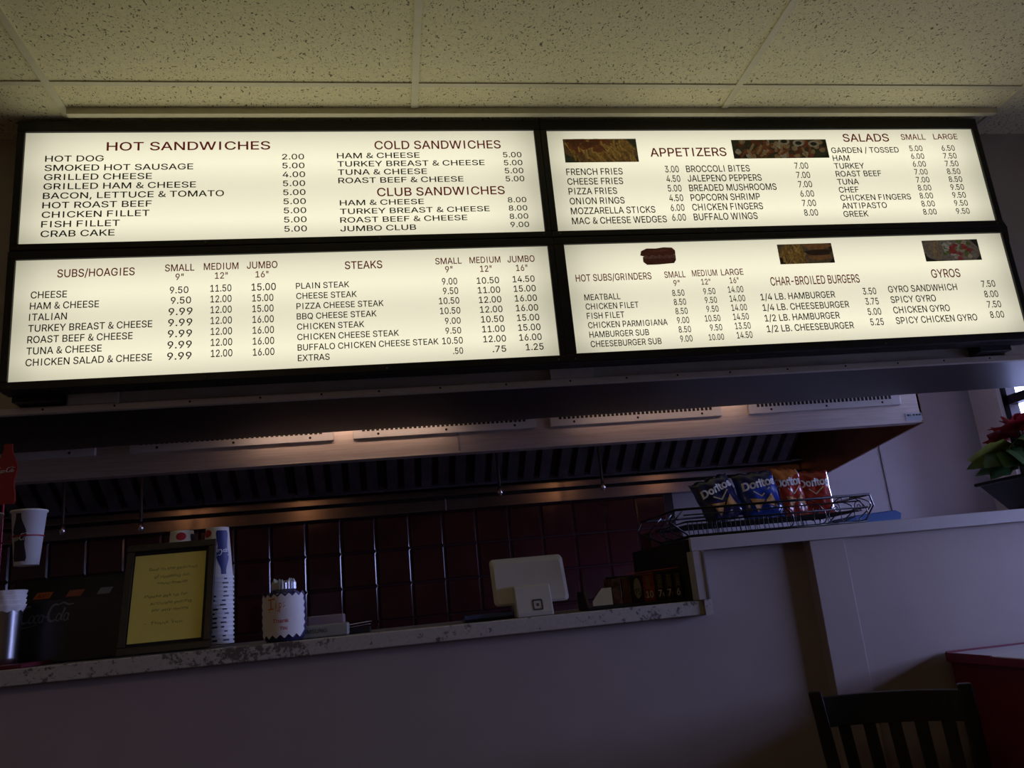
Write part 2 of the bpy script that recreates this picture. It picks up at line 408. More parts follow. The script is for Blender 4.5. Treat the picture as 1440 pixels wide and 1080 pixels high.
def script_logo():
    """flowing two-word soft drink script drawn as ribbons, about 6.2 x 2 units"""
    g = Flat(); th = lambda t: 0.13 + 0.16 * math.sin(PI * t)
    g.ribbon(arc(0.75, 1.0, 0.62, 0.85, 60, 300, 20) + [(1.3, 0.25)], th)
    g.ribbon([(0.3, 0.15), (0.1, -0.15), (0.6, -0.3), (1.6, -0.22), (2.4, -0.05)], 0.08)
    g.ribbon(arc(1.52, 0.5, 0.27, 0.38, 0, 360, 16), 0.14)
    g.ribbon(arc(2.12, 0.5, 0.26, 0.38, 50, 310, 12), 0.15)
    g.ribbon(arc(2.65, 0.5, 0.26, 0.38, 0, 360, 16), 0.14); g.ribbon([(2.93, 0.85), (2.9, 0.2), (3.1, 0.15)], 0.14)
    g.ribbon([(3.12, 0.6), (3.4, 0.64)], 0.16)
    g.ribbon(arc(4.05, 1.0, 0.62, 0.85, 60, 300, 20) + [(4.6, 0.25)], th)
    g.ribbon([(4.3, 1.75), (4.9, 2.0), (5.6, 1.72), (6.2, 1.8)], lambda t: 0.10 + 0.1 * math.sin(PI * t))
    g.ribbon(arc(4.78, 0.5, 0.27, 0.38, 0, 360, 16), 0.14)
    g.ribbon([(5.1, 0.5), (5.35, 1.4), (5.2, 1.5), (5.15, 0.9), (5.2, 0.2), (5.38, 0.2)], 0.13)
    g.ribbon(arc(5.68, 0.5, 0.26, 0.38, 0, 360, 16), 0.14); g.ribbon([(5.96, 0.85), (5.94, 0.2), (6.15, 0.2)], 0.14)
    return g.moved(0, 0, 1, 1, 0.28)
LOGO = script_logo()
def bottle_outline(w, h, n=22):
    """contour bottle silhouette, width w, height h, foot at 0"""
    pr = [(0, .40), (.04, .47), (.16, .45), (.30, .38), (.38, .37), (.50, .45), (.58, .50), (.66, .46), (.76, .34), (.86, .22), (.93, .19), (1, .19)]
    return [(r * w, z * h) for z, r in pr] + [(-r * w, z * h) for z, r in reversed(pr)]
def grid_fill(outline_fn, h, n=16, cols=6):
    """strip-filled symmetric outline: outline_fn(z01) -> half width; keeps the faces small so they can follow a curved wall"""
    g = Flat(); v = []; f = []
    for i in range(n + 1):
        z = i / n; r = outline_fn(z)
        v += [(-r + 2 * r * k / cols, z * h) for k in range(cols + 1)]
    for i in range(n):
        for k in range(cols): a = i * (cols + 1) + k; f.append((a, a + 1, a + cols + 2, a + cols + 1))
    g.add(v, f); return g
def bottle_half(z):
    pr = [(0, .40), (.04, .47), (.16, .45), (.30, .38), (.38, .37), (.50, .45), (.58, .50), (.66, .46), (.76, .34), (.86, .22), (.93, .19), (1, .19)]
    for (a, ra), (b, rb) in zip(pr, pr[1:]):
        if z <= b: return ra + (rb - ra) * (z - a) / (b - a)
    return pr[-1][1]
# ---------------------------------------------------------------- the room
XL, YF, YB, ZC = -2.6, -2.6, 4.95, 2.93
b = MB().box(XL - .1, XR + .1, YF - .1, YB + .1, -0.05, 0); struct('floor', b, M_FLOOR)
b = MB().box(XL - .1, XR + .1, YF - .1, YB + .1, ZC, ZC + 0.05); struct('ceiling', b, M_TILE)
b = MB()
for k in range(-1, 5):
    x = -1.047 + 1.2195 * k
    b.box(x - .0125, x + .0125, YF, 2.86, ZC - .006, ZC)
for y in [2.522 - 0.6096 * k for k in range(0, 10)]:
    b.box(XL, XR, y - .0105, y + .0105, ZC - .0045, ZC)
struct('trim_1', b, M_TBAR)
b = MB().box(-1.035, 2.6, 2.660, 2.684, ZC - .026, ZC - .0005); struct('trim_2', b, M_TBAR)      # wall angle above the menu boards
b = MB().box(XL - .1, XR + .1, YB, YB + .1, 0, ZC)
struct('wall_back', b, M_FRP)
b = MB()
for x in (2.05, 2.62, 3.25): b.box(x - .006, x + .006, YB - .006, YB, 0.05, ZC)
struct('trim_3', b, mat('panel_seam_strip', (0.20, 0.19, 0.21), rough=0.5))
struct('wall_left', MB().box(XL - .1, XL, YF, YB, 0, ZC), M_ROOM)
struct('wall_front', MB().box(XL - .1, XR + .1, YF - .1, YF, 0, ZC), M_ROOM)
struct('ground', MB().box(XR + .2, XR + 40, -30, 30, -.15, -.1), M_ASPHALT)
struct('daylight_blocker', MB().box(XR + .15, XR + 3.2, 2.70, 2.85, -.1, 5.0), mat('daylight_blocker_brick', (.09, .05, .04), rough=.9, var=.3, scale=12))  # unseen wall, added to keep daylight off the kitchen's back corner
b = MB(); ys = sorted(WINDOWS); cur = YF
for y0, y1, z0, z1 in ys:
    b.box(XR, XR + .14, cur, y0, 0, ZC); b.box(XR, XR + .14, y0, y1, 0, z0); b.box(XR, XR + .14, y0, y1, z1, ZC); cur = y1
b.box(XR, XR + .14, cur, YB, 0, ZC)
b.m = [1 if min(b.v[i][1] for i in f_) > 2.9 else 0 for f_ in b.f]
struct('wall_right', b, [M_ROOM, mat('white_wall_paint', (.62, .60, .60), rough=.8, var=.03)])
for i, (y0, y1, z0, z1) in enumerate(WINDOWS):
    b = MB(); t = .05
    b.box(XR + .03, XR + .10, y0, y1, z0, z0 + t); b.box(XR + .03, XR + .10, y0, y1, z1 - t, z1)
    for y in ([y0, y1 - t] + [y0 + (y1 - y0) * k / 3 - t / 2 for k in (1, 2)]): b.box(XR + .03, XR + .10, y, y + t, z0, z1)
    zm = 2.09 if i == 0 else 1.40
    b.box(XR + .03, XR + .10, y0, y1, zm - .03, zm + .03)
    w = obj('window_%d' % (i + 1), b, M_WINFRAME); w['kind'] = 'structure'
    s = obj('window_sill', MB().box(XR - .03, XR + .12, y0 - .03, y1 + .03, z0 - .03, z0), M_WALL, w)
    gm = bpy.data.materials.get('window_glass')
    if not gm:
        gm = bpy.data.materials.new('window_glass'); gm.use_nodes = True; nt = gm.node_tree
        for n in list(nt.nodes):
            if n.type != 'OUTPUT_MATERIAL': nt.nodes.remove(n)
        tr = nt.nodes.new('ShaderNodeBsdfTransparent'); gl = nt.nodes.new('ShaderNodeBsdfGlossy'); gl.inputs['Roughness'].default_value = 0.02
        mx = nt.nodes.new('ShaderNodeMixShader'); mx.inputs['Fac'].default_value = 0.05
        tr.inputs['Color'].default_value = (0.94, 0.96, 0.97, 1)
        nt.links.new(tr.outputs[0], mx.inputs[1]); nt.links.new(gl.outputs[0], mx.inputs[2])
        nt.links.new(mx.outputs[0], [n for n in nt.nodes if n.type == 'OUTPUT_MATERIAL'][0].inputs[0])
    obj('pane', MB().box(XR + .062, XR + .068, y0 + t, y1 - t, z0 + t, z1 - t), gm, w)

lt = thing('warm_fill_lamp', 'square warm fill lamp added unseen at the ceiling, behind the viewer to the left', 'lamp', (-1.5, -.7, ZC))  # added for warm fill on the left of the counter
obj('fill_frame', MB().box(-1.80, -1.20, -1.0, -.97, ZC - .05, ZC - .007).box(-1.80, -1.20, -.43, -.40, ZC - .05, ZC - .007).box(-1.80, -1.77, -.97, -.43, ZC - .05, ZC - .007).box(-1.23, -1.20, -.97, -.43, ZC - .05, ZC - .007), M_TBAR, lt)
obj('diffuser', MB().box(-1.77, -1.23, -.97, -.43, ZC - .045, ZC - .035), mat('fill_diffuser', (.8, .7, .5), emit=FILL_GLOW, ecol=(1, .70, .46)), lt)

# header over the pass-through
HB = 1.880
def hback(x): return 3.406 - .020 * x       # the back of the header runs slightly askew
struct('wall_header', MB().hexa([(XL, 2.86, HB + .012), (XR, 2.86, HB + .012), (XR, hback(XR), HB + .012), (XL, hback(XL), HB + .012), (XL, 2.86, ZC), (XR, 2.86, ZC), (XR, hback(XR), ZC), (XL, hback(XL), ZC)]), M_HEADER)
struct('trim_4', MB().hexa([(XL, 2.861, HB), (XR, 2.861, HB), (XR, hback(XR), HB), (XL, hback(XL), HB), (XL, 2.861, HB + .012), (XR, 2.861, HB + .012), (XR, hback(XR), HB + .012), (XL, hback(XL), HB + .012)]), M_DARKGLOSS)
b = MB().box(XL, XR, 2.838, 2.862, HB - .001, HB + .022)
struct('trim_5', b, M_CREAM, bevel=0.002)
b = MB()
for k in range(19):
    x = -1.33 + .222 * k + .02 * math.sin(k * 5.1)
    b.add([(x + .004 * math.cos(a * PI / 4), 2.8368, HB + .012 + .004 * math.sin(a * PI / 4)) for a in range(8)], [tuple(range(8))])
nl = obj('nail_heads', b, M_BLACKM, bpy.data.objects['trim_5']); nl['label'] = 'dark nail heads along the cream strip'

# half wall below the counter, its higher right part and the flat post
struct('wall_counter', MB().box(XL, 1.34, 2.54, 2.66, 0, 1.033), M_WALL)
b = MB().box(.947, 1.34, 2.54, 3.08, 1.033, 1.226).box(1.34, XR, 2.508, 3.08, 0, 1.226)
struct('wall_counter_high', b, M_WALL)
b = MB().box(1.327, 1.447, 2.496, 2.545, 0, 1.226)
struct('trim_6', b, M_WALL, bevel=0.002)
struct('baseboard_counter', MB().box(XL, 1.327, 2.528, 2.541, 0, .10), M_BLACKM)

# ---------------------------------------------------------------- counters
ct = thing('countertop', 'long low speckled counter top with a worn front edge on the half wall', 'counter', (-.5, 2.8, 1.033))
obj('slab', MB().box(XL, .945, 2.5165, 3.12, 1.036, 1.0755), mat('counter_top_laminate', (.30, .28, .25), rough=.4, var=.2, scale=80), ct)
obj('front_edge', MB().box(XL, .945, 2.50, 2.516, 1.033, 1.0765), M_COUNTER, ct, bevel=.003)
lg = thing('ledge', 'raised grey white ledge on the right holding the chip basket and the plant', 'ledge', (2.4, 2.8, 1.226))
M_LEDGE = mat('ledge_laminate', (0.44, 0.40, 0.39), rough=0.5, var=0.04, scale=15)
M_STRIP = mat('shiny_corner_strip', (0.6, 0.58, 0.6), rough=.25, metal=.6)
obj('ledge_top', MB().box(.947, XR, 2.498, 3.14, 1.231, 1.267), M_LEDGE, lg)
obj('fascia', MB().box(.925, XR, 2.486, 2.499, 1.226, 1.268), M_LEDGE, lg, bevel=.002)
struct('trim_7', MB().box(.927, .962, 2.486, 2.539, 1.0775, 1.2255), M_LEDGE, bevel=.002)
struct('trim_8', MB().box(.960, .964, 2.482, 2.4855, 1.078, 1.2255), M_STRIP)
obj('end_cap', MB().box(.9455, .970, 2.492, 2.539, 1.031, 1.077), M_COUNTER, ct)
struct('ledge_end_shade', MB().box(.928, .9465, 2.545, 3.14, 1.077, 1.2665), M_BLACKM)  # shade of the ledge's unlit end, put into a black sheet

# ---------------------------------------------------------------- lit menu boards
MENU = {
 'UL': [
  (1, 0.033, 0.563, 0, [-0.921, 2.801, -0.921, 2.801], ['HOT SANDWICHES']),
  (0, 0.023, 0.601, 4, [-1.122, 2.759, -1.122, 2.471], ['HOT DOG', 'SMOKED HOT SAUSAGE', 'GRILLED CHEESE', 'GRILLED HAM & CHEESE', 'BACON, LETTUCE & TOMATO', 'HOT ROAST BEEF', 'CHICKEN FILLET', 'FISH FILLET', 'CRAB CAKE']),
  (0, 0.022, 0.079, 4, [-0.317, 2.759, -0.315, 2.47], ['2.00', '5.00', '4.00', '5.00', '5.00', '5.00', '5.00', '5.00', '5.00']),
  (1, 0.034, 0.477, 0, [0.019, 2.798, 0.019, 2.798], ['COLD SANDWICHES']),
  (0, 0.022, 0.547, 1, [-0.12, 2.761, -0.119, 2.659], ['HAM & CHEESE', 'TURKEY BREAST & CHEESE', 'TUNA & CHEESE', 'ROAST BEEF & CHEESE']),
  (0, 0.022, 0.072, 0, [0.501, 2.759, 0.502, 2.657], ['5.00', '5.00', '5.00', '5.00']),
  (1, 0.033, 0.475, 0, [0.019, 2.604, 0.019, 2.604], ['CLUB SANDWICHES']),
  (0, 0.021, 0.548, 1, [-0.117, 2.569, -0.119, 2.466], ['HAM & CHEESE', 'TURKEY BREAST & CHEESE', 'ROAST BEEF & CHEESE', 'JUMBO CLUB']),
  (0, 0.021, 0.071, 0, [0.502, 2.569, 0.503, 2.467], ['8.00', '8.00', '8.00', '9.00']),
 ],
 'LL': [
  (1, 0.028, 0.247, 0, [-1.062, 2.321, -1.062, 2.321], ['SUBS/HOAGIES']),
  (1, 0.025, 0.097, 0, [-0.717, 2.331, -0.717, 2.331], ['SMALL']),
  (1, 0.023, 0.027, 0, [-0.682, 2.298, -0.682, 2.298], ['9"']),
  (1, 0.025, 0.116, 0, [-0.589, 2.332, -0.589, 2.332], ['MEDIUM']),
  (1, 0.023, 0.043, 0, [-0.552, 2.298, -0.552, 2.298], ['12"']),
  (1, 0.026, 0.104, 0, [-0.445, 2.332, -0.445, 2.332], ['JUMBO']),
  (1, 0.023, 0.044, 0, [-0.416, 2.298, -0.416, 2.298], ['16"']),
  (0, 0.024, 0.391, 6, [-1.141, 2.248, -1.144, 2.012], ['CHEESE', 'HAM & CHEESE', 'ITALIAN', 'TURKEY BREAST & CHEESE', 'ROAST BEEF & CHEESE', 'TUNA & CHEESE', 'CHICKEN SALAD & CHEESE']),
  (0, 0.024, 0.061, 0, [-0.7, 2.249, -0.7, 2.249], ['9.50']),
  (0, 0.024, 0.066, 0, [-0.696, 2.211, -0.696, 2.211], ['9.50']),
  (0, 0.025, 0.078, 0, [-0.703, 2.17, -0.705, 2.011], ['9.99', '9.99', '9.99', '9.99', '9.99']),
  (0, 0.025, 0.07, 1, [-0.567, 2.25, -0.565, 2.014], ['11.50', '12.00', '12.00', '12.00', '12.00', '12.00', '12.00']),
  (0, 0.026, 0.082, 0, [-0.43, 2.249, -0.43, 2.249], ['15.00']),
  (0, 0.025, 0.071, 2, [-0.428, 2.209, -0.428, 2.012], ['15.00', '15.00', '16.00', '16.00', '16.00', '16.00']),
  (1, 0.029, 0.132, 0, [-0.109, 2.319, -0.109, 2.319], ['STEAKS']),
  (1, 0.024, 0.096, 0, [0.213, 2.327, 0.213, 2.327], ['SMALL']),
  (1, 0.024, 0.027, 0, [0.247, 2.294, 0.247, 2.294], ['9"']),
  (1, 0.024, 0.114, 0, [0.338, 2.327, 0.338, 2.327], ['MEDIUM']),
  (1, 0.024, 0.043, 0, [0.374, 2.292, 0.374, 2.292], ['12"']),
  (1, 0.025, 0.102, 0, [0.478, 2.326, 0.478, 2.326], ['JUMBO']),
  (1, 0.024, 0.043, 0, [0.507, 2.291, 0.507, 2.291], ['16"']),
  (0, 0.022, 0.484, 6, [-0.28, 2.25, -0.28, 1.985], ['PLAIN STEAK', 'CHEESE STEAK', 'PIZZA CHEESE STEAK', 'BBQ CHEESE STEAK', 'CHICKEN STEAK', 'CHICKEN CHEESE STEAK', 'BUFFALO CHICKEN CHEESE STEAK', 'EXTRAS']),
  (0, 0.025, 0.055, 0, [0.232, 2.247, 0.233, 2.21], ['9.00', '9.50']),
  (0, 0.024, 0.073, 0, [0.216, 2.173, 0.217, 2.135], ['10.50', '10.50']),
  (0, 0.023, 0.056, 0, [0.232, 2.097, 0.231, 2.06], ['9.00', '9.50']),
  (0, 0.024, 0.073, 0, [0.217, 2.022, 0.217, 2.022], ['10.50']),
  (0, 0.023, 0.036, 0, [0.252, 1.984, 0.252, 1.984], ['.50']),
  (0, 0.024, 0.082, 2, [0.358, 2.246, 0.363, 2.022], ['10.50', '11.00', '12.00', '12.00', '10.50', '11.00', '12.00']),
  (0, 0.023, 0.049, 0, [0.393, 1.984, 0.393, 1.984], ['.75']),
  (0, 0.024, 0.082, 2, [0.49, 2.247, 0.493, 2.022], ['14.50', '15.00', '16.00', '16.00', '15.00', '15.00', '16.00']),
  (0, 0.024, 0.065, 0, [0.513, 1.985, 0.513, 1.985], ['1.25']),
 ],
 'UR': [
  (1, 0.037, 0.317, 0, [1.087, 2.756, 1.087, 2.756], ['APPETIZERS']),
  (0, 0.027, 0.374, 5, [0.74, 2.68, 0.739, 2.473], ['FRENCH FRIES', 'CHEESE FRIES', 'PIZZA FRIES', 'ONION RINGS', 'MOZZARELLA STICKS', 'MAC & CHEESE WEDGES']),
  (0, 0.028, 0.057, 0, [1.137, 2.686, 1.135, 2.478], ['3.00', '4.50', '5.00', '4.50', '6.00', '6.00']),
  (0, 0.028, 0.365, 2, [1.224, 2.686, 1.223, 2.478], ['BROCCOLI BITES', 'JALEPENO PEPPERS', 'BREADED MUSHROOMS', 'POPCORN SHRIMP', 'CHICKEN FINGERS', 'BUFFALO WINGS']),
  (0, 0.027, 0.059, 0, [1.684, 2.695, 1.684, 2.487], ['7.00', '7.00', '7.00', '6.00', '7.00', '8.00']),
  (1, 0.035, 0.207, 0, [1.921, 2.816, 1.921, 2.816], ['SALADS']),
  (1, 0.026, 0.112, 0, [2.184, 2.823, 2.184, 2.823], ['SMALL']),
  (1, 0.025, 0.112, 0, [2.333, 2.824, 2.333, 2.824], ['LARGE']),
  (0, 0.025, 0.302, 0, [1.858, 2.764, 1.851, 2.478], ['GARDEN / TOSSED', 'HAM', 'TURKEY', 'ROAST BEEF', 'TUNA', 'CHEF', 'CHICKEN FINGERS', 'ANTIPASTO', 'GREEK']),
  (0, 0.025, 0.06, 0, [2.21, 2.77, 2.202, 2.48], ['5.00', '6.00', '6.00', '7.00', '7.00', '8.00', '8.00', '8.00', '8.00']),
  (0, 0.025, 0.061, 0, [2.358, 2.77, 2.351, 2.48], ['6.50', '7.50', '7.50', '8.50', '8.50', '9.50', '9.50', '9.50', '9.50']),
 ],
 'LR': [
  (1, 0.027, 0.292, 0, [0.726, 2.241, 0.726, 2.241], ['HOT SUBS/GRINDERS']),
  (1, 0.025, 0.083, 0, [1.069, 2.244, 1.069, 2.244], ['SMALL']),
  (1, 0.023, 0.025, 0, [1.1, 2.21, 1.1, 2.21], ['9"']),
  (1, 0.025, 0.1, 0, [1.179, 2.246, 1.179, 2.246], ['MEDIUM']),
  (1, 0.023, 0.037, 0, [1.21, 2.211, 1.21, 2.211], ['12"']),
  (1, 0.025, 0.09, 0, [1.295, 2.246, 1.295, 2.246], ['LARGE']),
  (1, 0.023, 0.037, 0, [1.324, 2.213, 1.324, 2.213], ['16"']),
  (0, 0.023, 0.268, 5, [0.75, 2.166, 0.752, 1.985], ['MEATBALL', 'CHICKEN FILET', 'FISH FILET', 'CHICKEN PARMIGIANA', 'HAMBURGER SUB', 'CHEESEBURGER SUB']),
  (0, 0.024, 0.048, 0, [1.089, 2.17, 1.093, 1.989], ['8.50', '8.50', '8.50', '9.00', '8.50', '9.00']),
  (0, 0.024, 0.048, 0, [1.212, 2.172, 1.213, 2.101], ['9.50', '9.50', '9.50']),
  (0, 0.024, 0.061, 0, [1.201, 2.064, 1.201, 2.064], ['10.50']),
  (0, 0.024, 0.048, 0, [1.215, 2.027, 1.215, 2.027], ['9.50']),
  (0, 0.023, 0.06, 0, [1.204, 1.99, 1.204, 1.99], ['10.00']),
  (0, 0.025, 0.062, 0, [1.311, 2.175, 1.315, 1.992], ['14.00', '14.00', '14.00', '14.50', '13.50', '14.50']),
  (1, 0.034, 0.371, 0, [1.488, 2.197, 1.488, 2.197], ['CHAR-BROILED BURGERS']),
  (0, 0.026, 0.356, 3, [1.436, 2.139, 1.438, 2.011], ['1/4 LB. HAMBURGER', '1/4 LB. CHEESEBURGER', '1/2 LB. HAMBURGER', '1/2 LB. CHEESEBURGER']),
  (0, 0.027, 0.057, 0, [1.861, 2.146, 1.865, 2.019], ['3.50', '3.75', '5.00', '5.25']),
  (1, 0.035, 0.127, 0, [2.171, 2.205, 2.171, 2.205], ['GYROS']),
  (0, 0.027, 0.351, 3, [1.97, 2.15, 1.973, 2.02], ['GYRO SANDWHICH', 'SPICY GYRO', 'CHICKEN GYRO', 'SPICY CHICKEN GYRO']),
  (0, 0.027, 0.061, 0, [2.38, 2.158, 2.383, 2.027], ['7.50', '8.00', '7.50', '8.00']),
 ],
}
BOARDS = {'UL': (-1.1899, 0.6294, 2.4435, 2.8731, -1.2156, 0.6537, 2.4188, 2.9163), 'LL': (-1.193, 0.6325, 1.9583, 2.3858, -1.2177, 0.6557, 1.9294, 2.4167), 'UR': (0.6799, 2.5178, 2.4435, 2.871, 0.6547, 2.5446, 2.4188, 2.9163), 'LR': (0.6954, 2.524, 1.9624, 2.3889, 0.6567, 2.5487, 1.9294, 2.4167)}
PHOTOS = {'UR': [('fries', 0.7412, 1.0359, 2.733, 2.835), ('appetizer', 1.432, 1.843, 2.7422, 2.8267)], 'LR': [('burger', 1.5422, 1.7704, 2.2828, 2.3662), ('gyro', 2.1619, 2.4101, 2.2745, 2.3652)]}
LAB = {'UL': 'upper left lit menu board listing hot, cold and club sandwiches', 'LL': 'lower left lit menu board listing subs, hoagies and steaks',
       'UR': 'upper right lit menu board listing appetizers and salads', 'LR': 'lower right lit menu board listing grinders, burgers and gyros'}
def foodmat(n, c): return mat('food_' + n, c, rough=.6, var=.35, scale=120, emit=.13)
FOOD = {'fries': ((.20, .11, .04), [('crust', (.22, .07, .02)), ('brown', (.14, .045, .015))], [('fry', (.50, .30, .07)), ('fry_dark', (.33, .18, .035))], (.05, .06, .03)),
        'appetizer': ((.05, .045, .02), [('tan', (.34, .22, .10)), ('onion', (.42, .36, .24)), ('brown', (.14, .045, .015)), ('red', (.22, .05, .02))], [('tan', (.34, .22, .10)), ('crust', (.22, .07, .02))], (.02, .02, .01)),
        'burger': ((.16, .11, .06), [('bun', (.32, .15, .05)), ('meat', (.05, .025, .015))], [('fry', (.50, .30, .07)), ('fry_dark', (.33, .18, .035))], (.03, .02, .015)),
        'gyro': ((.24, .20, .15), [('tomato', (.36, .05, .04)), ('white_sauce', (.50, .48, .42)), ('onion', (.42, .36, .24)), ('lettuce', (.14, .18, .04))], [('tan', (.34, .22, .10))], (.03, .03, .02))}
def food_photo(kind, x0, x1, z0, z1, parent):
    rnd = random.Random(kind); W, Hh = x1 - x0, z1 - z0
    base, blobs, strips, dark = FOOD[kind]
    y = 2.7284; b = MB(); mats = [foodmat(kind + '_plate', base), foodmat(kind + '_dark', dark)]
    def put(pts, mi):
        nonlocal y
        y -= 0.00001
        cl = [(min(max(px, x0), x1), min(max(pz, z0), z1)) for px, pz in pts]
        b.add([(px, y, pz) for px, pz in cl], [tuple(range(len(cl)))], mi)
    put([(x0, z0), (x1, z0), (x1, z1), (x0, z1)], 0)
    put([(x0, z0), (x0 + .25 * W, z0), (x0, z0 + .4 * Hh)], 1); put([(x1, z1), (x1 - .14 * W, z1), (x1, z1 - .45 * Hh)], 1); put([(x1, z0), (x1 - .1 * W, z0), (x1, z0 + .3 * Hh)], 1)
    for n, c in blobs + strips: mats.append(foodmat(n, c))
    def blob(cx, cz, rx, rz, mi):
        ph = rnd.random() * 6
        put([(cx + rx * math.cos(a * PI / 9) * (1 + .15 * math.sin(3 * a * PI / 9 + ph)), cz + rz * math.sin(a * PI / 9) * (1 + .15 * math.cos(2 * a * PI / 9 + ph))) for a in range(18)], mi)
    def strip(cx, cz, L, w, ang, mi):
        c, s = math.cos(ang), math.sin(ang)
        put([(cx + c * u - s * v, cz + s * u + c * v) for u, v in ((-L, -w), (L, -w), (L, w), (-L, w))], mi)
    nb = len(blobs)
    if kind == 'fries':
        for k in range(9): blob(x0 + W * (.12 + .45 * rnd.random()), z0 + Hh * (.5 + .45 * rnd.random()), W * .10, Hh * .22, 2 + k % nb)
        for k in range(80): strip(x0 + W * (.05 + .9 * rnd.random() ** .7), z0 + Hh * (.05 + .75 * rnd.random()), W * .085, W * .012, 1.5 + 1.0 * rnd.random(), 2 + nb + rnd.randrange(2))
        for k in range(8): blob(x0 + W * (.10 + .42 * rnd.random()), z0 + Hh * (.55 + .4 * rnd.random()), W * .07, Hh * .16, 2 + k % nb)
    elif kind == 'burger':
        for k in range(50): strip(x0 + W * (.06 + .42 * rnd.random()), z0 + Hh * (.12 + .7 * rnd.random()), W * .09, W * .014, .8 + 1.4 * rnd.random(), 2 + nb + k % 2)
        blob(x0 + W * .72, z0 + Hh * .85, W * .25, Hh * .18, 2); blob(x0 + W * .74, z0 + Hh * .55, W * .24, Hh * .16, 3); blob(x0 + W * .76, z0 + Hh * .3, W * .22, Hh * .15, 2); blob(x0 + W * .74, z0 + Hh * .45, W * .2, Hh * .06, 3)
    elif kind == 'gyro':
        blob(x0 + W * .5, z0 + Hh * .45, W * .48, Hh * .52, 0)
        for k in range(7): strip(x0 + W * (.1 + .2 * rnd.random()), z0 + Hh * (.3 + .6 * rnd.random()), W * .12, W * .014, 1.2 + rnd.random(), 2 + nb)
        for k in range(34): blob(x0 + W * (.36 + .52 * rnd.random()), z0 + Hh * (.10 + .8 * rnd.random()), W * .045, Hh * .09, 2 + rnd.randrange(nb))
        for k in range(5): blob(x0 + W * (.50 + .32 * rnd.random()), z0 + Hh * (.3 + .4 * rnd.random()), W * .055, Hh * .09, 2)
    else:
        for k in range(70): blob(x0 + W * (.04 + .92 * rnd.random()), z0 + Hh * (.08 + .84 * rnd.random()), W * .032, Hh * .13, 2 + rnd.choice((0, 2, 2, 3, 0, 1)))
        for k in range(16): strip(x0 + W * (.1 + .8 * rnd.random()), z0 + Hh * (.1 + .7 * rnd.random()), W * .06, W * .013, .3 + 1.8 * rnd.random(), 2 + nb + k % 2)
        for cx, cz in ((.55, .9), (.7, .8), (.86, .75)):
            put([(x0 + W * (cx + .06 * math.cos(a * PI / 8)), z0 + Hh * (cz + .18 * math.sin(a * PI / 8))) for a in range(16)], 3)
            put([(x0 + W * (cx + .035 * math.cos(a * PI / 8)), z0 + Hh * (cz + .10 * math.sin(a * PI / 8))) for a in range(16)], 1)
    return obj('food_photo', b, mats, parent, fix=False)
